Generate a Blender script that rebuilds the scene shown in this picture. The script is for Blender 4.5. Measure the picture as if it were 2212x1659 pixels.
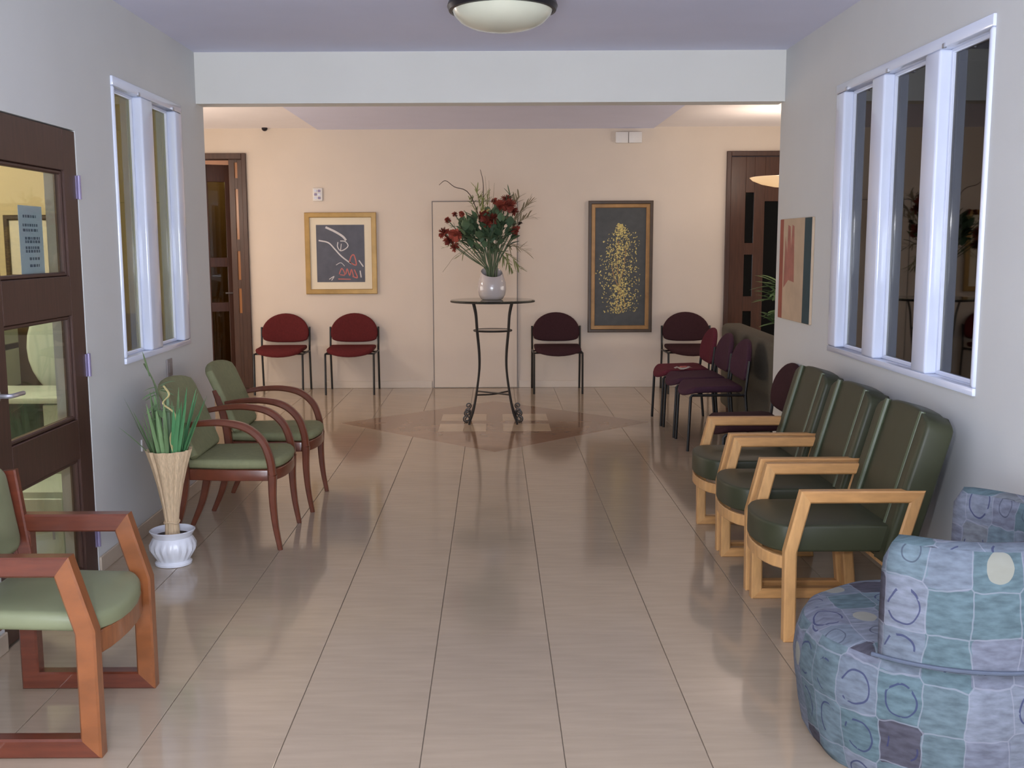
import bpy, bmesh, math, random
from mathutils import Vector, Matrix
random.seed(7)
PI = math.pi
SC = bpy.context.scene
COL = SC.collection
for o in list(bpy.data.objects):
    bpy.data.objects.remove(o)

# ------------------------------------------------------------------ camera
cd = bpy.data.cameras.new('camera')
cam = bpy.data.objects.new('camera', cd)
COL.objects.link(cam)
FPX = 2250.0
cd.sensor_fit = 'HORIZONTAL'
cd.sensor_width = 36.0
cd.lens = 36.0 * FPX / 2212.0
cd.shift_x = (1106 - 1068) / 2212.0
cd.shift_y = 0.0
cd.clip_start = 0.05
PITCH = math.atan(300 / FPX)
cam.matrix_world = (Matrix.Translation((0, 0, 1.5)) @ Matrix.Rotation(PI / 2 - PITCH, 4, 'X')
                    @ Matrix.Rotation(math.radians(-0.25), 4, 'Z'))
SC.camera = cam

# ------------------------------------------------------------------ colour management, world, big lights
SC.view_settings.view_transform = 'Standard'
SC.view_settings.look = 'None'
SC.view_settings.gamma = 1.0
SC.view_settings.use_curve_mapping = False
SC.view_settings.exposure = -0.05
w = bpy.data.worlds.new('world')
SC.world = w
w.use_nodes = True
w.node_tree.nodes['Background'].inputs[0].default_value = (0.62, 0.72, 0.95, 1)
w.node_tree.nodes['Background'].inputs[1].default_value = 0.25


def lamp(name, kind, loc, power, color, size=0.1, rot=(0, 0, 0), size_y=None):
    ld = bpy.data.lights.new(name, kind)
    ld.energy = power
    ld.color = color
    if kind == 'AREA':
        ld.shape = 'RECTANGLE'
        ld.size = size
        ld.size_y = size_y or size
    else:
        ld.shadow_soft_size = size
    o = bpy.data.objects.new(name, ld)
    COL.objects.link(o)
    o.location = loc
    o.rotation_euler = rot
    return o


# daylight-toned fill added behind the photographer, the camera's own flash, room lamps, further fills
lamp('daylight_fill', 'AREA', (0, -2.3, 1.05), 320, (0.80, 0.88, 1.0), 3.3, (PI / 2 + 0.62, 0, 0), 1.9)
lamp('camera_flash', 'POINT', (-0.30, -0.05, 1.62), 120, (0.97, 0.98, 1.0), 0.035)
lamp('wing_lamp_left', 'POINT', (-3.3, 8.7, 1.95), 50, (1.0, 0.84, 0.70), 0.14)
lamp('wing_lamp_right', 'POINT', (2.64, 9.5, 2.22), 15, (1.0, 0.84, 0.70), 0.10)
lamp('wing_fill_left', 'AREA', (-4.95, 8.9, 1.2), 68, (1.0, 0.91, 0.83), 3.0, (PI / 2 + 0.35, 0, -PI / 2), 1.8)  # area fill added at the unseen wing end to lift the middle ceiling
lamp('wing_fill_right', 'AREA', (4.95, 8.9, 1.2), 64, (1.0, 0.91, 0.83), 3.0, (PI / 2 + 0.35, 0, PI / 2), 1.8)  # matching added fill at the opposite wing end, no window there
lamp('office_lamp', 'POINT', (-3.4, 4.9, 2.35), 95, (1.0, 0.90, 0.72), 0.15)
lamp('far_room_fill', 'POINT', (-3.4, 11.9, 2.3), 9, (1.0, 0.85, 0.7), 0.12)  # added to brighten the pinkish room behind the open doorway

# ------------------------------------------------------------------ materials


def lin(c):
    return tuple(((v / 255) / 12.92 if v / 255 <= 0.04045 else ((v / 255 + 0.055) / 1.055) ** 2.4) for v in c) + (1,)


def new_mat(name):
    m = bpy.data.materials.new(name)
    m.use_nodes = True
    nt = m.node_tree
    return m, nt, nt.nodes['Principled BSDF']


def N(nt, t, **kw):
    n = nt.nodes.new(t)
    for k, v in kw.items():
        if hasattr(n, k):
            setattr(n, k, v)
        else:
            n.inputs[k].default_value = v
    return n


def mat(name, rgb, rough=0.5, vary=0.06, scale=8.0, stretch=(1, 1, 1), metal=0.0, bump=0.0, spec=0.5, coat=0.0, coords='Object', rnd=0.0, detail=4):
    m, nt, b = new_mat(name)
    L = nt.links
    c = lin(rgb)
    tc = N(nt, 'ShaderNodeTexCoord')
    mp = N(nt, 'ShaderNodeMapping')
    mp.inputs['Scale'].default_value = stretch
    L.new(tc.outputs[coords], mp.inputs[0])
    nz = N(nt, 'ShaderNodeTexNoise')
    nz.inputs['Scale'].default_value = scale
    nz.inputs['Detail'].default_value = detail
    L.new(mp.outputs[0], nz.inputs[0])
    mr = N(nt, 'ShaderNodeMapRange')
    mr.inputs[1].default_value = 0.25
    mr.inputs[2].default_value = 0.75
    mr.inputs[3].default_value = 1 - vary * 2
    mr.inputs[4].default_value = 1 + vary * 2
    L.new(nz.outputs[0], mr.inputs[0])
    hs = N(nt, 'ShaderNodeHueSaturation')
    hs.inputs['Color'].default_value = c
    L.new(mr.outputs[0], hs.inputs['Value'])
    out = hs.outputs[0]
    if rnd:
        oi = N(nt, 'ShaderNodeObjectInfo')
        r2 = N(nt, 'ShaderNodeMapRange')
        r2.inputs[3].default_value = 1 - rnd
        r2.inputs[4].default_value = 1 + rnd
        L.new(oi.outputs['Random'], r2.inputs[0])
        h2 = N(nt, 'ShaderNodeHueSaturation')
        L.new(out, h2.inputs['Color'])
        L.new(r2.outputs[0], h2.inputs['Value'])
        out = h2.outputs[0]
    L.new(out, b.inputs['Base Color'])
    b.inputs['Roughness'].default_value = rough
    b.inputs['Metallic'].default_value = metal
    b.inputs['Specular IOR Level'].default_value = spec
    b.inputs['Coat Weight'].default_value = coat
    b.inputs['Coat Roughness'].default_value = 0.1
    if bump:
        bp = N(nt, 'ShaderNodeBump')
        bp.inputs['Strength'].default_value = bump
        bp.inputs['Distance'].default_value = 0.004
        L.new(nz.outputs[0], bp.inputs['Height'])
        L.new(bp.outputs[0], b.inputs['Normal'])
    return m


def emit_mat(name, rgb, strength, base=(200, 200, 200)):
    m, nt, b = new_mat(name)
    b.inputs['Base Color'].default_value = lin(base)
    b.inputs['Emission Color'].default_value = lin(rgb)
    b.inputs['Emission Strength'].default_value = strength
    b.inputs['Roughness'].default_value = 0.3
    return m


def glass_mat(name, tint=(235, 240, 238), gloss=1.0, rough=0.02):
    m, nt, b = new_mat(name)
    L = nt.links
    tr = N(nt, 'ShaderNodeBsdfTransparent')
    tr.inputs[0].default_value = lin(tint)
    gl = N(nt, 'ShaderNodeBsdfGlossy')
    gl.inputs['Roughness'].default_value = rough
    fr = N(nt, 'ShaderNodeLayerWeight')
    fr.inputs[0].default_value = 0.5
    pw = N(nt, 'ShaderNodeMath', operation='POWER')
    pw.inputs[1].default_value = 5.0
    ma = N(nt, 'ShaderNodeMath', operation='MULTIPLY_ADD')
    ma.inputs[1].default_value = 0.9 * gloss
    ma.inputs[2].default_value = 0.04 * gloss
    mx = N(nt, 'ShaderNodeMixShader')
    L.new(fr.outputs['Facing'], pw.inputs[0])
    L.new(pw.outputs[0], ma.inputs[0])
    L.new(ma.outputs[0], mx.inputs[0])
    L.new(tr.outputs[0], mx.inputs[1])
    L.new(gl.outputs[0], mx.inputs[2])
    L.new(mx.outputs[0], nt.nodes['Material Output'].inputs[0])
    return m


def patch_fabric():
    m, nt, b = new_mat('patchwork_fabric')
    L = nt.links
    uv = N(nt, 'ShaderNodeTexCoord')
    mp = N(nt, 'ShaderNodeMapping')
    mp.inputs['Scale'].default_value = (8.6, 7.4, 1)
    L.new(uv.outputs['UV'], mp.inputs[0])
    # warp the grid a little
    nz0 = N(nt, 'ShaderNodeTexNoise', Scale=1.3)
    L.new(mp.outputs[0], nz0.inputs[0])
    ad = N(nt, 'ShaderNodeMixRGB', blend_type='ADD')
    ad.inputs[0].default_value = 0.22
    L.new(mp.outputs[0], ad.inputs[1])
    L.new(nz0.outputs['Color'], ad.inputs[2])
    vo = N(nt, 'ShaderNodeTexVoronoi', distance='CHEBYCHEV')
    vo.inputs['Scale'].default_value = 1.0
    vo.inputs['Randomness'].default_value = 0.22
    L.new(ad.outputs[0], vo.inputs['Vector'])
    sp = N(nt, 'ShaderNodeSeparateColor')
    L.new(vo.outputs['Color'], sp.inputs[0])
    cr = N(nt, 'ShaderNodeValToRGB')
    cr.color_ramp.interpolation = 'CONSTANT'
    stops = [(0, (96, 106, 120)), (0.16, (84, 102, 110)), (0.30, (106, 112, 126)), (0.46, (78, 100, 108)),
             (0.60, (100, 104, 120)), (0.74, (90, 108, 118)), (0.84, (70, 68, 80)), (0.93, (104, 108, 114))]
    el = cr.color_ramp.elements
    while len(el) < len(stops):
        el.new(0.5)
    for e, (p, c) in zip(el, stops):
        e.position = p
        e.color = lin(c)
    L.new(sp.outputs[0], cr.inputs[0])
    # brush strokes
    mp2 = N(nt, 'ShaderNodeMapping')
    mp2.inputs['Scale'].default_value = (22, 60, 1)
    L.new(uv.outputs['UV'], mp2.inputs[0])
    nz = N(nt, 'ShaderNodeTexNoise', Scale=1.0, Detail=5.0)
    L.new(mp2.outputs[0], nz.inputs[0])
    mr = N(nt, 'ShaderNodeMapRange')
    mr.inputs[1].default_value = 0.3
    mr.inputs[2].default_value = 0.7
    mr.inputs[3].default_value = 0.74
    mr.inputs[4].default_value = 1.26
    L.new(nz.outputs[0], mr.inputs[0])
    hs = N(nt, 'ShaderNodeHueSaturation')
    L.new(cr.outputs[0], hs.inputs['Color'])
    L.new(mr.outputs[0], hs.inputs['Value'])
    # ring / disc motifs in some cells (Euclidean distance to the cell point)
    v2 = N(nt, 'ShaderNodeTexVoronoi', distance='EUCLIDEAN')
    v2.inputs['Scale'].default_value = 1.0
    v2.inputs['Randomness'].default_value = 0.22
    L.new(ad.outputs[0], v2.inputs['Vector'])
    s2 = N(nt, 'ShaderNodeSeparateColor')
    L.new(v2.outputs['Color'], s2.inputs[0])

    def cmp_(sock, val, eps):
        n = N(nt, 'ShaderNodeMath', operation='COMPARE')
        n.inputs[1].default_value = val
        n.inputs[2].default_value = eps
        L.new(sock, n.inputs[0])
        return n.outputs[0]

    def less(sock, val):
        n = N(nt, 'ShaderNodeMath', operation='LESS_THAN')
        n.inputs[1].default_value = val
        L.new(sock, n.inputs[0])
        return n.outputs[0]

    def mul(a, c):
        n = N(nt, 'ShaderNodeMath', operation='MULTIPLY')
        L.new(a, n.inputs[0])
        L.new(c, n.inputs[1])
        return n.outputs[0]

    def over(base, fac, rgb, k=1.0):
        n = N(nt, 'ShaderNodeMixRGB')
        sc = N(nt, 'ShaderNodeMath', operation='MULTIPLY')
        sc.inputs[1].default_value = k
        L.new(fac, sc.inputs[0])
        L.new(sc.outputs[0], n.inputs[0])
        L.new(base, n.inputs[1])
        n.inputs[2].default_value = lin(rgb)
        return n.outputs[0]
    hs.inputs['Saturation'].default_value = 0.8
    col = hs.outputs[0]
    col = over(col, mul(less(v2.outputs['Distance'], 0.30), cmp_(s2.outputs[1], 0.05, 0.045)), (140, 138, 126), 0.85)
    brk = cmp_(nz0.outputs[0], 0.40, 0.12)
    col = over(col, mul(mul(cmp_(v2.outputs['Distance'], 0.36, 0.02), cmp_(s2.outputs[1], 0.55, 0.16)), brk), (52, 56, 88), 0.8)
    col = over(col, mul(cmp_(v2.outputs['Distance'], 0.24, 0.016), cmp_(s2.outputs[1], 0.85, 0.09)), (60, 66, 80), 0.7)
    # pale outlines between patches
    ve = N(nt, 'ShaderNodeTexVoronoi', feature='DISTANCE_TO_EDGE')
    ve.inputs['Scale'].default_value = 1.0
    ve.inputs['Randomness'].default_value = 0.22
    L.new(ad.outputs[0], ve.inputs['Vector'])
    col = over(col, less(ve.outputs['Distance'], 0.016), (136, 138, 148), 0.5)
    L.new(col, b.inputs['Base Color'])
    b.inputs['Roughness'].default_value = 0.9
    b.inputs['Specular IOR Level'].default_value = 0.15
    return m


M = {}
M['wall'] = mat('wall_paint', (210, 211, 210), 0.55, 0.01, 3, spec=0.3)
M['beam'] = mat('beam_paint', (222, 220, 214), 0.6, 0.01, 3, spec=0.3)
M['cream'] = mat('cream_wall_paint', (216, 202, 187), 0.6, 0.01, 3, spec=0.3)
M['ceil'] = mat('ceiling_paint', (222, 224, 246), 0.8, 0.01, 3, spec=0.2)
M['ceilw'] = mat('white_ceiling_paint', (244, 238, 238), 0.8, 0.01, 3, spec=0.2)
M['office'] = mat('ochre_office_paint', (206, 186, 142), 0.6, 0.03, 3)
M['dado'] = mat('brown_dado_paint', (126, 108, 86), 0.5, 0.04, 3)
M['tile'] = mat('polished_travertine', (172, 154, 133), 0.10, 0.045, 3.0, (1.2, 9, 9), rnd=0.035, spec=0.55, detail=6)
M['inlay'] = mat('brown_inlay_stone', (150, 122, 100), 0.10, 0.06, 6, rnd=0.0)
M['inlay2'] = mat('light_inlay_stone', (190, 168, 142), 0.10, 0.05, 6)
M['grout'] = mat('dark_grout', (124, 111, 97), 0.8, 0.05, 30)
M['skirt'] = mat('beige_skirting_tile', (186, 170, 152), 0.2, 0.05, 6)
M['skirtw'] = mat('cream_skirting', (214, 200, 184), 0.4, 0.02, 6)
M['alu'] = mat('white_enamel_metal', (222, 228, 246), 0.11, 0.01, 4, spec=0.7)
M['glass'] = glass_mat('window_glass')
M['dglass2'] = glass_mat('grey_tinted_glass', (172, 172, 138), 1.0)
M['dglass'] = glass_mat('tinted_glass', (150, 145, 132), 1.2)
M['dark_wood'] = mat('dark_mahogany', (70, 46, 38), 0.42, 0.12, 4, (14, 14, 1.2))
M['dark_wood2'] = mat('red_brown_mahogany', (76, 48, 36), 0.35, 0.12, 4, (14, 14, 1.2))
M['cherry'] = mat('cherry_wood', (132, 78, 44), 0.3, 0.12, 5, (1.5, 12, 3), coat=0.3)
M['cherry_dark'] = mat('cherry_wood_dark', (98, 48, 32), 0.3, 0.12, 5, (1.5, 12, 12), coat=0.3)
M['mahog'] = mat('mahogany_bent_wood', (104, 54, 36), 0.28, 0.1, 6, (3, 8, 3), coat=0.3)
M['oak'] = mat('pale_oak', (200, 152, 98), 0.4, 0.09, 5, (9, 9, 2.0), coat=0.15)
M['oak_arm'] = mat('pale_oak_arm', (196, 145, 90), 0.4, 0.09, 5, (2, 9, 9), coat=0.15)
M['sage'] = mat('sage_vinyl', (124, 128, 98), 0.42, 0.03, 9, spec=0.4)
M['sage2'] = mat('sage_fabric', (132, 133, 100), 0.75, 0.04, 40, spec=0.2)
M['olive'] = mat('dark_olive_vinyl', (58, 60, 42), 0.45, 0.04, 8, spec=0.35)
M['olive2'] = mat('olive_piping_vinyl', (80, 88, 66), 0.42, 0.03, 8, spec=0.4)
M['burg'] = mat('burgundy_fabric', (92, 35, 36), 0.85, 0.06, 60, spec=0.15)
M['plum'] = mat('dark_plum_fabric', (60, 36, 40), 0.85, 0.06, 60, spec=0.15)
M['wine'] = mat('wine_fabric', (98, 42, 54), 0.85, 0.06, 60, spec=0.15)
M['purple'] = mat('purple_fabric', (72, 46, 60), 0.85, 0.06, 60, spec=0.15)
M['black'] = mat('black_tube', (15, 14, 16), 0.4, 0.04, 10)
M['iron'] = mat('wrought_iron', (38, 34, 32), 0.45, 0.12, 30)
M['tglass'] = glass_mat('table_glass', (196, 204, 196), 1.3)
M['ceramic'] = mat('glazed_ceramic', (196, 186, 184), 0.12, 0.01, 5, coat=0.5)
M['potw'] = mat('white_ribbed_ceramic', (226, 228, 236), 0.22, 0.01, 5, coat=0.3)
M['soil'] = mat('potting_soil', (60, 46, 36), 0.95, 0.2, 40)
M['raffia'] = mat('raffia_wrap', (206, 180, 146), 0.8, 0.10, 6, (30, 30, 2), bump=0.3)
M['leaf'] = mat('green_leaf', (116, 146, 100), 0.5, 0.10, 6, rnd=0.2)
M['leaf2'] = mat('bright_green_leaf', (88, 146, 96), 0.5, 0.10, 6, rnd=0.15)
M['euc'] = mat('blue_green_leaf', (84, 108, 78), 0.6, 0.10, 8, rnd=0.25)
M['fern'] = mat('yellow_green_fern', (142, 146, 92), 0.6, 0.10, 8, rnd=0.2)
M['grassb'] = mat('dry_grass', (150, 136, 106), 0.7, 0.08, 8, rnd=0.15)
M['twig'] = mat('dark_twig', (62, 48, 38), 0.8, 0.1, 20)
M['stem'] = mat('green_stem', (92, 104, 74), 0.6, 0.1, 20)
M['redfl'] = mat('red_petals', (150, 66, 50), 0.7, 0.12, 20, rnd=0.15)
M['yelfl'] = mat('cream_petals', (214, 198, 140), 0.7, 0.08, 20)
M['gold'] = mat('gold_frame', (168, 136, 82), 0.35, 0.08, 10, metal=0.35)
M['bronze'] = mat('bronze_frame', (70, 52, 34), 0.4, 0.1, 12)
M['goldin'] = mat('gold_inner_frame', (150, 110, 62), 0.4, 0.1, 12, metal=0.3)
M['matb'] = mat('cream_mount', (226, 214, 190), 0.8, 0.01, 10)
M['slate'] = mat('slate_print', (78, 80, 92), 0.5, 0.10, 9)
M['charc'] = mat('charcoal_panel', (66, 66, 64), 0.5, 0.10, 14)
M['white'] = mat('white_paint', (222, 218, 214), 0.4, 0.02, 8)
M['inkw'] = mat('white_ink', (204, 200, 200), 0.6, 0.05, 20)
M['inkr'] = mat('coral_ink', (190, 104, 96), 0.6, 0.05, 20)
M['goldleaf'] = mat('gold_leaf_flecks', (190, 168, 96), 0.4, 0.32, 55, metal=0.3)
M['canvas'] = mat('beige_canvas', (190, 166, 140), 0.7, 0.06, 8)
M['salmon'] = mat('salmon_paint', (164, 104, 90), 0.7, 0.10, 12)
M['rust'] = mat('rust_paint', (150, 80, 64), 0.7, 0.08, 12)
M['teal'] = mat('dark_teal_paint', (34, 62, 70), 0.7, 0.08, 12)
M['paper'] = mat('notice_paper', (226, 232, 244), 0.6, 0.01, 10)
M['ink'] = mat('grey_print', (120, 126, 146), 0.7, 0.02, 10)
M['steel'] = mat('brushed_steel', (184, 184, 190), 0.3, 0.03, 20, metal=0.8)
M['hinge'] = mat('anodised_hinge', (150, 140, 172), 0.3, 0.03, 20, metal=0.4)
M['frost'] = mat('frosted_lamp_glass', (226, 226, 206), 0.25, 0.02, 6, coat=0.3)
M['bronzelamp'] = mat('dark_bronze_metal', (46, 42, 48), 0.35, 0.05, 12, metal=0.5)
M['glow'] = emit_mat('lit_lamp_glass', (255, 204, 140), 0.72)
M['sofa'] = mat('grey_green_sofa_fabric', (96, 92, 82), 0.85, 0.05, 50, spec=0.15)
M['blue'] = patch_fabric()
M['bluep'] = mat('grey_blue_piping', (80, 88, 104), 0.8, 0.04, 30)
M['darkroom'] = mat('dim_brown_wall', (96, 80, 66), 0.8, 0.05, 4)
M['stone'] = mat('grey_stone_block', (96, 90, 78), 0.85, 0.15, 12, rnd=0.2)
M['slatdoor'] = emit_mat('amber_lit_glass', (214, 132, 70), 0.10, (150, 100, 64))  # amber light in the slots is put in as faint emission
M['dkglass'] = mat('black_glass', (16, 20, 22), 0.08, 0.02, 5)
M['mint'] = mat('pale_mint_plastic', (204, 214, 196), 0.35, 0.03, 5)
M['mintd'] = mat('pale_mint_panel', (190, 202, 184), 0.4, 0.03, 5)
M['deskd'] = mat('dark_grey_panel', (72, 80, 78), 0.5, 0.03, 5)
M['pink'] = mat('pinkish_cream_wall', (200, 160, 136), 0.6, 0.03, 5)
M['greyplate'] = mat('grey_plate', (142, 134, 132), 0.5, 0.03, 10)

# ------------------------------------------------------------------ mesh helpers


def link(name, bm, m, parent=None, smooth=35, uv=False, loc=None):
    bmesh.ops.recalc_face_normals(bm, faces=bm.faces)
    me = bpy.data.meshes.new(name)
    if uv:
        ul = bm.loops.layers.uv.new('UVMap')
        for f in bm.faces:
            n = f.normal
            a = max(range(3), key=lambda k: abs(n[k]))
            for lp in f.loops:
                c = lp.vert.co
                lp[ul].uv = (c.y, c.z) if a == 0 else ((c.x, c.z) if a == 1 else (c.x, c.y))
    bm.to_mesh(me)
    bm.free()
    if smooth:
        for p in me.polygons:
            p.use_smooth = True
        me.set_sharp_from_angle(angle=math.radians(smooth))
    if m is not None:
        me.materials.append(m)
    o = bpy.data.objects.new(name, me)
    COL.objects.link(o)
    if parent is not None:
        o.parent = parent
    if loc is not None:
        o.location = loc
    return o


def tag(o, label, cat, group=None, kind=None):
    o['label'] = label
    o['category'] = cat
    if group:
        o['group'] = group
    if kind:
        o['kind'] = kind
    return o


def thing(name, label, cat, loc=(0, 0, 0), rz=0.0, group=None):
    o = bpy.data.objects.new(name, None)
    COL.objects.link(o)
    o.empty_display_size = 0.1
    o.location = loc
    o.rotation_euler = (0, 0, rz)
    return tag(o, label, cat, group)


def dup(root, loc, rz, label, swap=None):
    def cp(o, par):
        c = o.copy()
        COL.objects.link(c)
        if par is not None:
            c.parent = par
        for ch in [x for x in ALLKIDS.get(o.name, [])]:
            cp(ch, c)
        if swap and o.type == 'MESH' and o.data.materials and o.data.materials[0] in swap:
            c.material_slots[0].link = 'OBJECT'
            c.material_slots[0].material = swap[o.data.materials[0]]
        return c
    ALLKIDS = {}
    for o in COL.objects:
        if o.parent:
            ALLKIDS.setdefault(o.parent.name, []).append(o)
    c = cp(root, None)
    c.location = loc
    c.rotation_euler = (0, 0, rz)
    c['label'] = label
    return c


def B():
    return bmesh.new()


def box(bm, a, b, bev=0.0, seg=2, mtx=None):
    x0, y0, z0 = a
    x1, y1, z1 = b
    vs = [bm.verts.new(v) for v in [(x0, y0, z0), (x1, y0, z0), (x1, y1, z0), (x0, y1, z0), (x0, y0, z1), (x1, y0, z1), (x1, y1, z1), (x0, y1, z1)]]
    fs = [bm.faces.new([vs[i] for i in f]) for f in [(0, 3, 2, 1), (4, 5, 6, 7), (0, 1, 5, 4), (1, 2, 6, 5), (2, 3, 7, 6), (3, 0, 4, 7)]]
    new = list(vs)
    if bev:
        es = list({e for f in fs for e in f.edges})
        r = bmesh.ops.bevel(bm, geom=es, offset=bev, segments=seg, profile=0.5, affect='EDGES')
        new = list({v for f in r['faces'] for v in f.verts} | {v for v in vs if v.is_valid})
    if mtx is not None:
        for v in new:
            v.co = mtx @ v.co
    return bm


def smooth_path(pts, n=6):
    P = [Vector(p) for p in pts]
    out = []
    for i in range(len(P) - 1):
        p0 = P[i - 1] if i else P[0] * 2 - P[1]
        p1, p2 = P[i], P[i + 1]
        p3 = P[i + 2] if i + 2 < len(P) else P[-1] * 2 - P[-2]
        for k in range(n):
            t = k / n
            out.append(0.5 * ((2 * p1) + (-p0 + p2) * t + (2 * p0 - 5 * p1 + 4 * p2 - p3) * t * t + (-p0 + 3 * p1 - 3 * p2 + p3) * t ** 3))
    out.append(P[-1])
    return out


def rings(bm, R, closed=False, caps=True):
    VR = [[bm.verts.new(p) for p in r] for r in R]
    n = len(VR[0])
    m = len(VR)
    for i in range(m if closed else m - 1):
        a, b = VR[i], VR[(i + 1) % m]
        for k in range(n):
            bm.faces.new((a[k], a[(k + 1) % n], b[(k + 1) % n], b[k]))
    if caps and not closed:
        bm.faces.new(VR[0][::-1])
        bm.faces.new(VR[-1])
    return bm


def tube(bm, pts, r, n=8, caps=True):
    """round bar along pts; r a number or one per point"""
    P = [Vector(p) for p in pts]
    rr = r if isinstance(r, (list, tuple)) else [r] * len(P)
    T = []
    for i in range(len(P)):
        a = P[max(i - 1, 0)]
        b = P[min(i + 1, len(P) - 1)]
        T.append((b - a).normalized())
    u = T[0].orthogonal().normalized()
    R = []
    for i, p in enumerate(P):
        u = (u - T[i] * u.dot(T[i]))
        u = u.normalized() if u.length > 1e-6 else T[i].orthogonal().normalized()
        v = T[i].cross(u)
        R.append([p + (u * math.cos(2 * PI * k / n) + v * math.sin(2 * PI * k / n)) * rr[i] for k in range(n)])
    return rings(bm, R, caps=caps)


def rect_sec(w, h, c):
    a, b = w / 2, h / 2
    return [(a, -b + c), (a, b - c), (a - c, b), (-a + c, b), (-a, b - c), (-a, -b + c), (-a + c, -b), (a - c, -b)]


def sweep_rings(P, sec, up=(0, 1, 0), closed=False, scale=None):
    """section (in-plane, up) mitred along a path that lies in a plane square to up"""
    P = [Vector(p) for p in P]
    up = Vector(up).normalized()
    n = len(P)
    R = []
    for i in range(n):
        if closed or 0 < i < n - 1:
            d0 = (P[i] - P[i - 1]).normalized()
            d1 = (P[(i + 1) % n] - P[i]).normalized()
        elif i == 0:
            d0 = d1 = (P[1] - P[0]).normalized()
        else:
            d0 = d1 = (P[-1] - P[-2]).normalized()
        t = (d0 + d1).normalized()
        k = 1 / max(0.35, t.dot(d1))
        nn = up.cross(t).normalized()
        s = scale[i] if scale else 1.0
        R.append([P[i] + nn * (a * k * s) + up * (b * s) for a, b in sec])
    return R


def sweep(bm, P, sec, up=(0, 1, 0), closed=False, scale=None):
    return rings(bm, sweep_rings(P, sec, up, closed, scale), closed)


def lathe(bm, prof, n=32, c=(0, 0, 0), wob=None, closed_top=False):
    """profile of (r, z); wob(theta, r, z) -> r"""
    R = []
    for r, z in prof:
        ring = []
        for k in range(n):
            th = 2 * PI * k / n
            q = wob(th, r, z) if wob else r
            ring.append(Vector((c[0] + q * math.cos(th), c[1] + q * math.sin(th), c[2] + z)))
        R.append(ring)
    return rings(bm, R, caps=True)


def puff(bm, outline, w0, w1, r=0.02, crown=0.0, mtx=None, seg=3, nc=3):
    """padded slab: 2D outline (u,v), thickness w0..w1, rounded rim r, both faces crowned"""
    O = [Vector((p[0], p[1])) for p in outline]
    cx = sum((p for p in O), Vector((0, 0))) / len(O)
    n = len(O)

    def inset(d):
        out = []
        for i in range(n):
            a, b, c = O[i - 1], O[i], O[(i + 1) % n]
            t = (c - a).normalized()
            nn = Vector((t.y, -t.x))
            if nn.dot(b - cx) < 0:
                nn = -nn
            out.append(b - nn * d)
        return out

    def full(t):
        return [cx + (p - cx) * t for p in inset(r)]
    R = []
    for k in range(nc):
        t = (k + 1) / (nc + 1)
        R.append([Vector((p.x, p.y, w0 - crown * (1 - t * t))) for p in full(t)])
    for k in range(seg + 1):
        a = PI / 2 * k / seg
        R.append([Vector((p.x, p.y, w0 + r - r * math.cos(a))) for p in inset(r - r * math.sin(a))])
    for k in range(seg + 1):
        a = PI / 2 * k / seg
        R.append([Vector((p.x, p.y, w1 - r + r * math.sin(a))) for p in inset(r - r * math.cos(a))])
    for k in range(nc):
        t = (nc - k) / (nc + 1)
        R.append([Vector((p.x, p.y, w1 + crown * (1 - t * t))) for p in full(t)])
    if mtx is not None:
        R = [[mtx @ p for p in ring] for ring in R]
    return rings(bm, R)


def rrect(x0, y0, x1, y1, r, k=5):
    out = []
    for cx, cy, a0 in ((x1 - r, y1 - r, 0), (x0 + r, y1 - r, PI / 2), (x0 + r, y0 + r, PI), (x1 - r, y0 + r, 3 * PI / 2)):
        for i in range(k + 1):
            a = a0 + PI / 2 * i / k
            out.append((cx + r * math.cos(a), cy + r * math.sin(a)))
    return out


def frame_of(bm, y, x0, x1, z0, z1, wd, dp):
    """picture-frame ring in the XZ plane, front face at y, depth dp behind"""
    P = [(x0 + wd / 2, y + dp / 2, z0 + wd / 2), (x1 - wd / 2, y + dp / 2, z0 + wd / 2), (x1 - wd / 2, y + dp / 2, z1 - wd / 2), (x0 + wd / 2, y + dp / 2, z1 - wd / 2)]
    return sweep(bm, P, rect_sec(wd, dp, min(wd, dp) * 0.18), (0, 1, 0), True)


# ------------------------------------------------------------------ setting
XL, XR = -1.835, 1.80
YB = 10.97
ZC = 2.68
EL, ER = 6.76, 6.68


def struct(name, bm, m, label, cat, **k):
    o = link(name, bm, m, smooth=k.pop('smooth', 0), **k)
    return tag(o, label, cat, None, 'structure')


def walls(bm, x0, x1, ya, yb, z1, holes):
    """wall slab along Y with rectangular openings (y0,y1,z0,z1)"""
    ys = sorted({ya, yb} | {h[0] for h in holes} | {h[1] for h in holes})
    for a, b in zip(ys, ys[1:]):
        hs = sorted([h for h in holes if h[0] <= a + 1e-6 and h[1] >= b - 1e-6], key=lambda h: h[2])
        z = 0
        for h in hs:
            if h[2] > z:
                box(bm, (x0, a, z), (x1, b, h[2]))
            z = h[3]
        if z < z1:
            box(bm, (x0, a, z), (x1, b, z1))
    return bm


LW = (5.14, 6.25, 0.92, 2.315)      # left window opening y,y,z,z
RW = (3.86, 5.58, 0.93, 2.315)
DL = (3.74, 4.675, 0.0, 2.005)
struct('wall_left', walls(B(), XL - 0.15, XL, -2.6, EL, ZC, [DL, LW]), M['wall'], 'pale grey painted wall with glazed door and window on the chair side', 'wall')
struct('wall_right', walls(B(), XR, XR + 0.15, -2.6, ER, ZC, [RW]), M['wall'], 'pale painted wall with three-pane window above green armchairs', 'wall')
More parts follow.
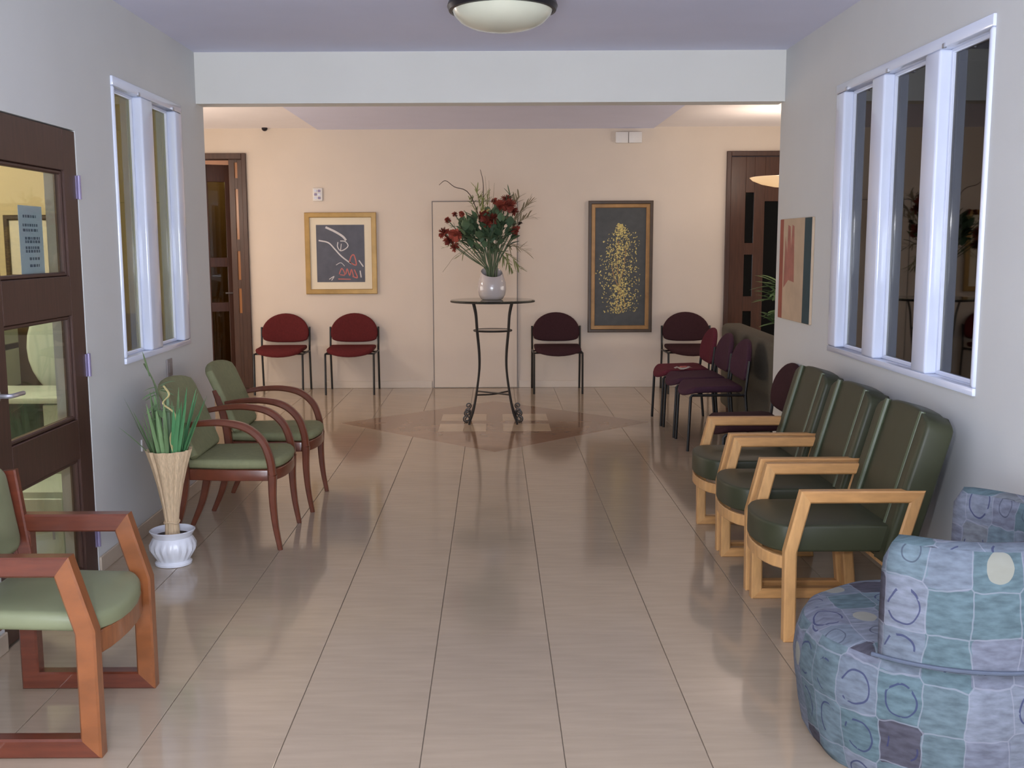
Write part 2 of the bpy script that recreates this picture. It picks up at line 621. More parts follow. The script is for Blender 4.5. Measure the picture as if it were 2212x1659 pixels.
# back wall with openings for the two dark doors
bm = B()
for a, b, z in ((-5.2, -3.50, 0), (-3.50, -2.555, 2.45), (-2.555, 2.41, 0), (2.41, 3.42, 2.45), (3.42, 5.2, 0)):
    box(bm, (a, YB, z), (b, YB + 0.15, 2.76))
struct('wall_back', bm, M['cream'], 'warm cream wall at the far end carrying the framed pictures', 'wall')
struct('wall_west', box(B(), (-5.2, EL, 0), (-5.05, YB, 2.76)), M['cream'], 'cream end wall of the side wing past the window', 'wall')
struct('wall_east', box(B(), (5.05, EL, 0), (5.2, YB, 2.76)), M['cream'], 'cream end wall of the wing behind the sofa', 'wall')
struct('wall_front', box(B(), (-2.0, -2.75, 0), (1.95, -2.6, ZC)), M['wall'], 'plain wall behind the photographer', 'wall')
bm = B()
box(bm, (-5.2, EL - 0.14, 0), (XL - 0.15, EL, 2.76))
struct('wall_office', bm, M['office'], 'ochre office wall seen through the glazed openings', 'wall')
bm = B()
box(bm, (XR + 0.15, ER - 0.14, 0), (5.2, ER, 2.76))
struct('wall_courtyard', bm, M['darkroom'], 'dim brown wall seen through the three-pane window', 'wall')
# ceilings
struct('ceiling', box(B(), (-2.0, -2.75, ZC), (1.95, 6.62, ZC + 0.1)), M['ceil'], 'plain lavender-grey ceiling holding the bowl lamp', 'ceiling')
bm = B()
box(bm, (-5.2, 6.6, 2.70), (5.2, YB + 0.15, 2.80))
struct('ceiling_back', bm, M['ceilw'], 'bright white ceiling of the side wings beyond the beam', 'ceiling')
struct('ceiling_middle', box(B(), (-1.81, 6.74, 2.685), (1.65, YB, 2.70)), M['ceil'], 'lowered middle strip of ceiling, painted greyer for its weaker light', 'ceiling')  # greyer paint than the wings puts their difference in light into colour
struct('trim_1', box(B(), (XL, 6.60, 2.372), (XR, 6.755, ZC)), M['beam'], 'broad white beam spanning the hall under the ceiling', 'beam')
# side rooms seen through the openings
bm = B()
box(bm, (-5.2, 2.0, -0.1), (XL - 0.15, EL - 0.14, 0.0))
struct('floor_office', bm, M['skirt'], 'beige floor of the office behind the glazed door', 'floor')
struct('ceiling_office', box(B(), (-5.2, 2.0, 2.6), (XL - 0.15, EL - 0.14, 2.7)), M['ceilw'], 'white ceiling of the office', 'ceiling')
bm = B()
box(bm, (-5.2, 2.0, 0), (-5.1, EL - 0.14, 2.6))
box(bm, (-5.2, 1.9, 0), (XL - 0.15, 2.0, 2.6))
struct('wall_office_side', bm, M['office'], 'ochre side walls of the office', 'wall')
struct('trim_2', box(B(), (-5.1, EL - 0.152, 0), (XL - 0.155, EL - 0.141, 1.08)), M['dado'], 'brown dado panel low on the ochre office wall', 'trim')
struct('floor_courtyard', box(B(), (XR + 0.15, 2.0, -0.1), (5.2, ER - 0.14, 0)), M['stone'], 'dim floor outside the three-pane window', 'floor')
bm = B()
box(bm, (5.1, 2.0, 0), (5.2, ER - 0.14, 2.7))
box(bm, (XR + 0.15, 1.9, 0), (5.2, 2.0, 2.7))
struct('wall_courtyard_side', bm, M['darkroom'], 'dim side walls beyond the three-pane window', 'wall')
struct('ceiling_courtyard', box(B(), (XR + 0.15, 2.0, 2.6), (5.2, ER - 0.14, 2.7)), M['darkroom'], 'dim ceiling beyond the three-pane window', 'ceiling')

# ---- floor: base slab with grout, tiles as parts
floor = struct('floor', box(B(), (-5.2, -2.75, -0.12), (5.2, YB + 0.1, -0.004)), M['grout'], 'polished beige stone tile floor with a brown diamond inlay', 'floor')
TX, TY, OX, OY = 0.425, 0.42, -0.222, 3.047


def tile_mesh(bm, x0, y0, x1, y1):
    g, h, c = 0.0013, 0.0003, 0.0012
    x0 += g
    x1 -= g
    y0 += h
    y1 -= h
    lo = [(x0, y0), (x1, y0), (x1, y1), (x0, y1)]
    hi = [(x0 + c, y0 + 0.0001), (x1 - c, y0 + 0.0001), (x1 - c, y1 - 0.0001), (x0 + c, y1 - 0.0001)]
    return rings(bm, [[Vector((x, y, -0.0045)) for x, y in lo], [Vector((x, y, -0.0010)) for x, y in lo], [Vector((x, y, 0)) for x, y in hi]])


bm = B()
tile_mesh(bm, 0, 0, TX, TY)
proto = link('tile', bm, M['tile'], floor, smooth=0)
proto_used = False
rest = B()
nt_ = 0
for j in range(-14, 20):
    for i in range(-13, 13):
        x0, y0 = OX + i * TX, OY + j * TY
        x1, y1 = x0 + TX, y0 + TY
        ymid = (y0 + y1) / 2
        if ymid < EL:
            if x1 < XL or x0 > XR:
                continue
        cx0, cx1 = (max(x0, XL), min(x1, XR)) if ymid < EL else (max(x0, -5.05), min(x1, 5.05))
        cy1 = min(y1, YB)
        if cx1 - cx0 < 0.01 or cy1 - y0 < 0.01:
            continue
        whole = abs(cx1 - cx0 - TX) < 1e-4 and abs(cy1 - y0 - TY) < 1e-4
        seen = y0 > 2.2 and abs((x0 + x1) / 2) < 0.30 * y1 + 0.2 and nt_ < 300
        if seen and whole:
            if not proto_used:
                t = proto
                proto_used = True
            else:
                t = proto.copy()
                COL.objects.link(t)
            t.location = (x0, y0, 0)
            nt_ += 1
        elif seen:
            bm = B()
            tile_mesh(bm, 0, 0, cx1 - cx0, cy1 - y0)
            link('tile', bm, M['tile'], floor, smooth=0, loc=(cx0, y0, 0))
            nt_ += 1
        else:
            tile_mesh(rest, cx0, y0, cx1, cy1)
o = link('tiles_out_of_view', rest, M['tile'], floor, smooth=0)
o['kind'] = 'stuff'


def slab(name, poly, z0, z1, m, par, bev=0.0006):
    bm = B()
    c = [sum(p[0] for p in poly) / len(poly), sum(p[1] for p in poly) / len(poly)]
    rings(bm, [[Vector((x, y, z0)) for x, y in poly], [Vector((x, y, z1 - bev)) for x, y in poly],
               [Vector((c[0] + (x - c[0]) * 0.999, c[1] + (y - c[1]) * 0.999, z1)) for x, y in poly]])
    return link(name, bm, m, par, smooth=0)


slab('diamond_inlay', [(-1.315, 8.76), (0, 7.49), (1.315, 8.76), (0, 9.99)], -0.001, 0.0008, M['inlay'], floor)['label'] = 'brown stone diamond inlay'
for x0, x1 in ((-0.46, -0.07), (0.07, 0.46)):
    for y0, y1 in ((8.34, 8.70), (8.86, 9.21)):
        slab('inlay_square', [(x0, y0), (x1, y0), (x1, y1), (x0, y1)], 0.0002, 0.0014, M['inlay2'], floor)['label'] = 'pale stone square in the diamond'

# baseboards
bm = B()
for a, b in ((-2.6, DL[0]), (DL[1], EL)):
    box(bm, (XL, a, 0), (XL + 0.012, b, 0.075), 0.003, 1)
struct('baseboard_left', bm, M['skirt'], 'beige tile baseboard under the pale grey wall', 'baseboard')
struct('baseboard_right', box(B(), (XR - 0.012, -2.6, 0), (XR, ER, 0.075), 0.003, 1), M['skirt'], 'beige tile baseboard behind the green armchairs', 'baseboard')
bm = B()
for a, b in ((-5.05, -3.56), (-2.50, -0.66), (0.26, 2.36), (3.48, 5.05)):
    box(bm, (a, YB - 0.012, 0), (b, YB, 0.075), 0.003, 1)
struct('baseboard_back', bm, M['skirtw'], 'cream baseboard along the far wall', 'baseboard')


# ------------------------------------------------------------------ side-wall windows
def side_window(name, xface, sgn, y0, y1, z0, z1, bars, label):
    """sgn=+1: window in the right wall (glass towards +x). bars: list of (ya,yb) solid uprights"""
    t = tag(bpy.data.objects.new(name, None), label, 'window', None, 'structure')
    COL.objects.link(t)
    xa, xb = xface - sgn * 0.012, xface + sgn * 0.075
    X0, X1 = min(xa, xb), max(xa, xb)
    rail = 0.03
    for k, (za, zb) in enumerate(((z0, z0 + rail), (z1 - 0.045, z1))):
        link('bottom_rail' if k == 0 else 'top_rail', box(B(), (X0, y0, za), (X1, y1, zb), 0.004, 2), M['alu'], t)
    for ya, yb in bars:
        link('mullion', box(B(), (X0, ya, z0 + rail), (X1, yb, z1 - 0.045), 0.011, 3), M['alu'], t)
    gaps = [(a[1], b[0]) for a, b in zip(bars, bars[1:])]
    for ya, yb in gaps:
        xg = xface + sgn * 0.05
        # thin sash round each pane
        s = 0.018
        P = [(xg, ya + s / 2, z0 + rail + s / 2), (xg, yb - s / 2, z0 + rail + s / 2), (xg, yb - s / 2, z1 - 0.045 - s / 2), (xg, ya + s / 2, z1 - 0.045 - s / 2)]
        link('sash', sweep(B(), P, rect_sec(s, 0.03, 0.003), (1, 0, 0), True), M['alu'], t)
        link('pane', box(B(), (xg - 0.003, ya + s * 0.7, z0 + rail + s * 0.7), (xg + 0.003, yb - s * 0.7, z1 - 0.045 - s * 0.7)), M['dglass2'] if sgn < 0 else M['dglass'], t)
        # small sliding track catch on the top rail
        link('catch', box(B(), (xface - sgn * 0.012 - 0.006, yb - 0.05, z1 - 0.05), (xface - sgn * 0.012 + 0.006, yb - 0.03, z1 - 0.03), 0.002, 1), M['steel'], t)
    return t


side_window('window_1', XL, -1, LW[0], LW[1], LW[2], LW[3], [(5.14, 5.165), (5.545, 5.725), (6.125, 6.25)], 'white framed two-pane window in the pale grey wall above the potted plant')
side_window('window_2', XR, 1, RW[0], RW[1], RW[2], RW[3], [(3.86, 3.89), (4.305, 4.45), (4.905, 5.06), (5.455, 5.58)], 'white framed three-pane window with dark glass above green armchairs')

# ------------------------------------------------------------------ near glazed door (door_1)
d1 = tag(bpy.data.objects.new('door_1', None), 'dark wooden door with three glass panels beside the cherry armchair', 'door', None, 'structure')
COL.objects.link(d1)
bm = B()
xa, xb = XL - 0.052, XL - 0.002
ya, yb = DL[0] + 0.004, DL[1] - 0.004
zz = [(0.06, 0.57), (0.745, 1.205), (1.375, 1.825)]
py0, py1 = 3.90, 4.535
box(bm, (xa, ya, 0.005), (xb, py0, 2.0), 0.003, 1)
box(bm, (xa, py1, 0.005), (xb, yb, 2.0), 0.003, 1)
lv = [0.005] + [v for p in zz for v in p] + [2.0]
for a, b in zip(lv[::2], lv[1::2]):
    box(bm, (xa, py0, a), (xb, py1, b), 0.002, 1)
leaf = link('door_leaf', bm, M['dark_wood'], d1)
for a, b in zz:
    P = [(XL - 0.027, py0 + 0.009, a + 0.009), (XL - 0.027, py1 - 0.009, a + 0.009), (XL - 0.027, py1 - 0.009, b - 0.009), (XL - 0.027, py0 + 0.009, b - 0.009)]
    link('glazing_bead', sweep(B(), P, rect_sec(0.018, 0.03, 0.005), (1, 0, 0), True), M['dark_wood'], leaf)
    link('pane', box(B(), (XL - 0.03, py0 + 0.01, a + 0.01), (XL - 0.024, py1 - 0.01, b - 0.01)), M['glass'], leaf)
for z in (0.18, 0.972, 1.76):
    bm = B()
    tube(bm, [(XL + 0.006, yb + 0.004, z - 0.052), (XL + 0.006, yb + 0.004, z + 0.052)], 0.008, 10)
    box(bm, (XL - 0.001, yb - 0.022, z - 0.05), (XL + 0.002, yb + 0.028, z + 0.05))
    link('hinge', bm, M['hinge'], d1)
bm = B()
lathe(bm, [(0.026, 0), (0.026, 0.006), (0.022, 0.009)], 20)
for v in bm.verts:
    v.co = Vector((XL - 0.002 + v.co.z, 3.80 + v.co.x, 0.955 + v.co.y))
h = link('handle_rose', bm, M['steel'], d1)
bm = B()
tube(bm, smooth_path([(XL + 0.005, 3.80, 0.955), (XL + 0.045, 3.80, 0.955), (XL + 0.055, 3.82, 0.955), (XL + 0.055, 3.86, 0.955), (XL + 0.052, 3.905, 0.953)], 4), [0.009] * 17, 8)
link('lever_handle', bm, M['steel'], d1)
# paper notice taped behind the top pane
t = thing('notice', 'white printed notice taped behind the top glass of the dark wooden door', 'notice', (XL - 0.034, 4.255, 1.37))
link('sheet', box(B(), (-0.0012, -0.108, 0.0), (0.0, 0.108, 0.295)), M['paper'], t, smooth=0)
bm = B()
for k, (z, a, b) in enumerate([(0.247, -.07, .05), (0.212, -.075, .06), (0.192, -.075, .06), (0.160, -.06, .075), (0.146, -.06, .075), (0.122, -.06, .07), (0.108, -.06, .07), (0.078, -.03, .07), (0.05, -.03, .06)]):
    y = a
    while y < b:
        wv = random.uniform(0.010, 0.026)
        box(bm, (0.0, y, z), (0.0004, min(y + wv, b), z + 0.011))
        y += wv + 0.007
link('lettering', bm, M['ink'], t, smooth=0)['kind'] = 'stuff'

# grey switch plates on the pale wall
t = thing('wall_plate', 'small grey plate on pale wall under the two-pane window', 'plate', (XL, 5.83, 0.775))
link('plate', box(B(), (0, -0.045, 0), (0.009, 0.045, 0.098), 0.003, 2), M['greyplate'], t)
link('rocker', box(B(), (0.009, -0.025, 0.02), (0.013, 0.025, 0.078), 0.002, 1), M['greyplate'], t)
t = thing('wall_hook', 'tiny pale strip fixed low on the wall beside the potted plant', 'fitting', (XL, 5.325, 0.445))
link('plate', box(B(), (0, -0.012, 0), (0.008, 0.012, 0.062), 0.002, 1), M['white'], t)
link('screw', lathe(B(), [(0.003, 0), (0.003, 0.002)], 8, (0.006, 0, 0.05)), M['steel'], t)

# ------------------------------------------------------------------ office behind the door
t = thing('round_back_chair', 'pale mint chair with big oval back behind the glazed door', 'chair', (-2.44, 6.02, 0))
mt = Matrix.Translation((0, 0, 0.93)) @ Matrix.Rotation(math.radians(20), 4, 'Z') @ Matrix.Rotation(PI / 2, 4, 'X')
ov = [(0.25 * math.cos(2 * PI * k / 28), 0.31 * math.sin(2 * PI * k / 28)) for k in range(28)]
bk = link('backrest', puff(B(), ov, -0.02, 0.03, 0.02, 0.01, mt), M['mint'], t)
ov2 = [(0.08 * math.cos(2 * PI * k / 20), 0.10 * math.sin(2 * PI * k / 20)) for k in range(20)]
link('highlight_disc', puff(B(), ov2, 0.03, 0.05, 0.008, 0.004, mt), M['white'], bk)  # white disc stands in for the highlight on the oval back
link('seat', puff(B(), rrect(-0.24, 0.0, 0.24, 0.46, 0.1), 0.42, 0.49, 0.025, 0.01, Matrix.Rotation(math.radians(20), 4, 'Z')), M['mintd'], t)
link('stem', tube(B(), [(0, 0.22, 0.05), (0, 0.22, 0.43)], 0.03, 12), M['steel'], t)
link('back_support', tube(B(), smooth_path([(0.0, 0.3, 0.44), (0, 0.08, 0.5), (0, 0.03, 0.75), (0, 0.03, 0.9)], 4), 0.02, 8), M['steel'], t)
bm = B()
for k in range(5):
    a = 2 * PI * k / 5
    tube(bm, [(0, 0.22, 0.07), (0.26 * math.cos(a), 0.22 + 0.26 * math.sin(a), 0.03)], [0.022, 0.014], 8)
link('star_base', bm, M['steel'], t)
t = thing('desk', 'white office desk with dark grey front panel behind the glazed door', 'desk', (-2.62, 5.55, 0))
link('worktop', box(B(), (-0.35, -0.25, 0.70), (0.55, 0.25, 0.73), 0.004, 2), M['mint'], t)
link('front_panel', box(B(), (-0.33, -0.2, 0.36), (0.5, -0.18, 0.70), 0.002, 1), M['deskd'], t)
for x in (-0.33, 0.51):
    link('end_panel', box(B(), (x - 0.015, -0.24, 0), (x + 0.02, 0.24, 0.70), 0.002, 1), M['mintd'], t)
link('drawer_unit', box(B(), (0.28, -0.22, 0.02), (0.49, 0.22, 0.69), 0.004, 1), M['mint'], t)
t = thing('low_cabinet', 'low pale mint cabinet seen through the bottom glass of the dark wooden door', 'cabinet', (-2.17, 4.98, 0))
link('body', box(B(), (-0.17, -0.2, 0), (0.15, 0.2, 0.36), 0.004, 2), M['mintd'], t)
c_ = link('door', box(B(), (-0.16, -0.214, 0.03), (0.14, -0.2, 0.33), 0.003, 1), M['mint'], t)
link('handle', tube(B(), [(0.10, -0.228, 0.14), (0.10, -0.228, 0.22)], 0.006, 8), M['steel'], c_)
t = thing('shelf_unit', 'low office shelving with dark edges against the ochre wall', 'shelf', (-3.30, 6.28, 0))
for z in (0.35, 0.62, 0.88, 1.14):
    link('shelf_board', box(B(), (-0.5, -0.18, z), (0.35, 0.16, z + 0.04), 0.003, 1), M['deskd'] if z in (0.62, 1.14) else M['mint'], t)
for x in (-0.5, 0.33):
    link('side_panel', box(B(), (x, -0.17, 0), (x + 0.02, 0.16, 1.16), 0.002, 1), M['mintd'], t)
link('back_panel', box(B(), (-0.48, 0.145, 0.02), (0.33, 0.16, 1.14)), M['office'], t)
t = thing('wall_mirror', 'dark framed mirror on the ochre wall seen behind the notice', 'mirror', (-2.90, EL - 0.14, 1.30))
link('frame', frame_of(B(), -0.03, -0.17, 0.17, 0, 0.40, 0.03, 0.03), M['bronze'], t)
link('mirror_glass', box(B(), (-0.145, -0.012, 0.025), (0.145, -0.004, 0.375)), M['matb'], t, smooth=0)

# ------------------------------------------------------------------ courtyard beyond the three-pane window


# ------------------------------------------------------------------ stacking chairs
def stacking_chair(label, fabric, loc, rz, group):
    """faces local -y; origin under the seat centre"""
    t = thing('stacking_chair', label, 'chair', loc, rz, group)
    # seat: waterfall front
    out = []
    for k in range(13):
        a = PI + PI * k / 12
        out.append((0.235 * math.cos(a), -0.15 + 0.075 * math.sin(a)))
    out += [(0.235, 0.15), (0.20, 0.20), (-0.20, 0.20), (-0.235, 0.15)]
    bm = puff(B(), out, 0.415, 0.462, 0.02, 0.006)
    for v in bm.verts:
        if v.co.y < -0.08:
            v.co.z -= 0.9 * (-0.08 - v.co.y) ** 2 * 2
        v.co.z += 0.02 * abs(v.co.x / 0.235) ** 2
    link('seat', bm, fabric, t)
    # arched back
    o2 = []
    for k in range(19):
        a = PI * k / 18
        o2.append((0.245 * math.cos(a), 0.605 + 0.195 * math.sin(a)))
    o2.append((-0.243, 0.572))
    for k in range(1, 12):
        a = PI + PI * k / 12
        cs = math.cos(a)
        o2.append((0.236 * math.copysign(abs(cs) ** 0.75, cs), 0.55 - 0.052 * abs(math.sin(a)) ** 0.8))
    o2.append((0.243, 0.572))
    mt = Matrix.Translation((0, 0.21, 0)) @ Matrix.Rotation(PI / 2, 4, 'X')
    bm = puff(B(), o2, -0.018, 0.02, 0.017, 0.004, mt)
    for v in bm.verts:
        v.co.y += 0.12 * (v.co.z - 0.5) - 0.03 * (1 - (v.co.x / 0.245) ** 2) * -1
    link('backrest', bm, fabric, t)
    for s in (-1, 1):
        link('front_leg', tube(B(), [(s * 0.245, -0.20, 0), (s * 0.245, -0.185, 0.40), (s * 0.245, -0.17, 0.415)], 0.011, 8), M['black'], t)
        link('rear_leg', tube(B(), [(s * 0.25, 0.25, 0), (s * 0.25, 0.21, 0.42), (s * 0.25, 0.235, 0.66)], 0.011, 8), M['black'], t)
        link('seat_rail', tube(B(), [(s * 0.245, -0.172, 0.412), (s * 0.247, 0.0, 0.412), (s * 0.25, 0.212, 0.412)], 0.010, 8), M['black'], t)
    bm = B()
    tube(bm, [(-0.245, -0.10, 0.408), (0.245, -0.10, 0.408)], 0.008, 8)
    link('cross_bar', bm, M['black'], t)
    bm = B()
    tube(bm, [(-0.25, 0.205, 0.40), (0.25, 0.205, 0.40)], 0.008, 8)
    link('cross_bar', bm, M['black'], t)
    return t


GC = 'stacking chairs'
c0 = stacking_chair('burgundy stacking chair against the cream wall beside the dark doorway', M['burg'], (-2.185, 10.66, 0), 0, GC)
dup(c0, (-1.465, 10.66, 0), 0, 'burgundy stacking chair against the cream wall below the gold-framed print')
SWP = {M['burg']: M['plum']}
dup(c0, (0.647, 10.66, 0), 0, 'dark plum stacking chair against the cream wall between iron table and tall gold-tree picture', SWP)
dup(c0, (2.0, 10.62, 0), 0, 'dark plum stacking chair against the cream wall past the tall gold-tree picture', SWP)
ROT = -PI / 2
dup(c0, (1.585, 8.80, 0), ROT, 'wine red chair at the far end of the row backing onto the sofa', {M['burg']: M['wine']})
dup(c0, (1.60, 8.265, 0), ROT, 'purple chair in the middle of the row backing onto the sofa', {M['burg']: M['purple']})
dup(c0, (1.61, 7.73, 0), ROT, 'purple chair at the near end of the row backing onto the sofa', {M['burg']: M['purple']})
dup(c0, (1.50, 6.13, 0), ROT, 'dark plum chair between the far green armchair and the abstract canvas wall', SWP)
# leaflet on the wine chair
t = thing('leaflet', 'small crumpled red and white leaflet on a burgundy chair seat', 'leaflet', (1.555, 8.52, 0.478), 0.4)
bm = B()
gx = [[Vector((-0.06 + 0.03 * i, -0.05 + 0.025 * j, 0.006 + 0.018 * random.random())) for j in range(5)] for i in range(5)]
vv = [[bm.verts.new(p) for p in r] for r in gx]
for i in range(4):
    for j in range(4):
        bm.faces.new((vv[i][j], vv[i + 1][j], vv[i + 1][j + 1], vv[i][j + 1]))
bmesh.ops.solidify(bm, geom=bm.faces[:], thickness=0.003)
link('paper', bm, M['white'], t, smooth=0)
bm = B()
puff(bm, rrect(-0.03, -0.02, 0.03, 0.012, 0.008, 3), 0.018, 0.028, 0.003)
link('printed_patch', bm, M['inkr'], t, smooth=0)

# ------------------------------------------------------------------ sofa in the wing, its back to the hall
t = thing('sofa', 'long grey-green sofa turned away behind the row of purple chairs', 'sofa', (2.0, 8.15, 0), math.radians(-2))
link('backrest', box(B(), (0.0, -1.15, 0.06), (0.20, 1.2, 0.80), 0.045, 3), M['sofa'], t)
link('base', box(B(), (0.20, -1.15, 0.06), (0.85, 1.2, 0.32), 0.03, 2), M['sofa'], t)
for s, y in ((0, -1.15), (1, 1.0)):
    link('armrest', box(B(), (0.20, y, 0.32), (0.85, y + 0.2, 0.58), 0.04, 3), M['sofa'], t)
for k in range(2):
    link('seat_cushion', box(B(), (0.21, -0.94 + k * 0.97, 0.32), (0.88, 0.02 + k * 0.97, 0.47), 0.04, 3), M['sofa'], t)
for x in (0.06, 0.78):
    for y in (-1.05, 1.1):
        link('leg', tube(B(), [(x, y, 0), (x, y, 0.07)], [0.018, 0.025], 10), M['dark_wood'], t)


# ------------------------------------------------------------------ cherry / oak sled armchairs
def sled_frames(t, prof, half, sec, mats):
    """prof: closed list of (x,z) centre line, segments named; one loop each side"""
    pts = prof['pts']
    segs = prof['segs']
    for s in (-1, 1):
        P = [Vector((x, s * half, z)) for x, z in pts]
        R = sweep_rings(P, sec, (0, 1, 0), True)
        n = len(R)
        for name, idx in segs:
            bm = B()
            rings(bm, [R[i % n] for i in idx])
            link(name, bm, mats.get(name), t)


# near-left cherry armchair, faces +x; local origin at front foot line, centre
def cherry_chair():
    t = thing('sled_armchair', 'cherry wood sled-base armchair with sage green seat in front of the glazed door', 'chair', (-1.165, 3.175, 0))
    prof = {'pts': [(-0.03, 0.03), (-0.03, 0.385), (-0.088, 0.583), (-0.425, 0.583), (-0.425, 0.03)],
            'segs': [('front_leg', (0, 1, 2)), ('armrest', (2, 3)), ('rear_leg', (3, 4)), ('runner', (4, 0))]}
    sled_frames(t, prof, 0.245, rect_sec(0.06, 0.052, 0.006), {'front_leg': M['cherry'], 'armrest': M['cherry_dark'], 'rear_leg': M['cherry_dark'], 'runner': M['cherry_dark']})
    # seat with bowed front
    out = []
    for k in range(11):
        a = -PI / 2 + PI * k / 10
        out.append((-0.06 + 0.075 * math.cos(a), 0.215 * math.sin(a)))
    out += [(-0.30, 0.215), (-0.44, 0.20), (-0.44, -0.20), (-0.30, -0.215)]
    bm = puff(B(), out, 0.372, 0.432, 0.022, 0.008)
    for v in bm.verts:
        if v.co.x > -0.14:
            v.co.z -= 1.1 * (v.co.x + 0.14) ** 2
    link('seat', bm, M['sage'], t)
    # curved front rail and side rails
    rail = [Vector((-0.06 + 0.055 * math.cos(-PI / 2 + PI * k / 10), 0.222 * math.sin(-PI / 2 + PI * k / 10), 0.325)) for k in range(11)]
    link('front_rail', sweep(B(), rail, rect_sec(0.022, 0.07, 0.004), (0, 0, 1)), M['cherry'], t)
    link('back_rail', box(B(), (-0.43, -0.22, 0.29), (-0.405, 0.22, 0.36), 0.004, 1), M['cherry_dark'], t)
    # back posts continue above the arms
    for s in (-1, 1):
        P = [Vector((-0.405, s * 0.228, 0.40)), Vector((-0.425, s * 0.228, 0.56)), Vector((-0.45, s * 0.228, 0.765))]
        link('back_post', sweep(B(), P, rect_sec(0.045, 0.03, 0.005), (0, 1, 0)), M['cherry_dark'], t)
    mt = Matrix.Translation((-0.45, 0, 0.50)) @ Matrix.Rotation(math.radians(-9), 4, 'Y') @ Matrix(((0, 0, 1, 0), (1, 0, 0, 0), (0, 1, 0, 0), (0, 0, 0, 1)))
    link('backrest', puff(B(), rrect(-0.195, 0.0, 0.195, 0.29, 0.05), 0.0, 0.05, 0.022, 0.012, mt), M['sage'], t)
    return t


cherry_chair()


def oak_chair(label, y, group):
    """faces world -x (local +x turned by pi)"""
    t = thing('oak_armchair', label, 'chair', (1.092, y, 0), PI, group)
    prof = {'pts': [(-0.024, 0.02), (-0.019, 0.35), (-0.07, 0.562), (-0.485, 0.562), (-0.400, 0.25), (-0.425, 0.02)],
            'segs': [('front_leg', (0, 1, 2)), ('armrest', (2, 3)), ('rear_leg', (3, 4, 5)), ('runner', (5, 0))]}
    sled_frames(t, prof, 0.248, rect_sec(0.046, 0.048, 0.006), {'front_leg': M['oak'], 'armrest': M['oak_arm'], 'rear_leg': M['oak'], 'runner': M['oak_arm']})
    out = []
    for k in range(11):
        a = -PI / 2 + PI * k / 10
        out.append((-0.03 + 0.10 * math.cos(a), 0.215 * math.sin(a)))
    out += [(-0.30, 0.215), (-0.42, 0.215), (-0.42, -0.215), (-0.30, -0.215)]
    bm = puff(B(), out, 0.335, 0.44, 0.012, 0.006)
    link('seat', bm, M['olive'], t)
    rail = [Vector((-0.03 + 0.085 * math.cos(-PI / 2 + PI * k / 10), 0.222 * math.sin(-PI / 2 + PI * k / 10), 0.298)) for k in range(11)]
    link('front_rail', sweep(B(), rail, rect_sec(0.02, 0.05, 0.004), (0, 0, 1)), M['oak'], t)
    link('back_rail', box(B(), (-0.40, -0.225, 0.28), (-0.38, 0.225, 0.325), 0.004, 1), M['oak'], t)
    # tall leaning back: centre panel between two side bolsters
    base = Matrix.Translation((-0.385, 0, 0.30)) @ Matrix.Rotation(math.radians(-15.5), 4, 'Y') @ Matrix(((0, 0, 1, 0), (1, 0, 0, 0), (0, 1, 0, 0), (0, 0, 0, 1)))
    o2 = [(-0.165, 0), (0.165, 0), (0.165, 0.58)]
    o2 += [(0.165 * math.cos(PI * k / 8), 0.58 + 0.018 * math.sin(PI * k / 8)) for k in range(1, 8)] + [(-0.165, 0.58)]
    link('back_panel', puff(B(), o2, -0.08, 0.012, 0.012, 0.006, base), M['olive'], t)
    for s in (-1, 1):
        o3 = [(s * 0.165, 0), (s * 0.255, 0), (s * 0.262, 0.01), (s * 0.262, 0.53), (s * 0.255, 0.552), (s * 0.235, 0.568), (s * 0.165, 0.585)]
        o3 = o3[::s]
        link('side_bolster', puff(B(), o3, -0.085, 0.022, 0.014, 0.004, base), M['olive'], t)
        P = [base @ Vector((s * 0.172, v, 0.016)) for v in (0.02, 0.585)]
        link('piping', tube(B(), P, 0.012, 8), M['olive2'], t)
    return t


GO = 'oak framed green armchairs in a row'
oak_chair('oak-framed dark green armchair closest to the blue patterned tub chair', 4.06, GO)
oak_chair('oak-framed dark green armchair in the middle of the row of three', 4.66, GO)
oak_chair('oak-framed dark green armchair at the row end beside the plum chair', 5.255, GO)


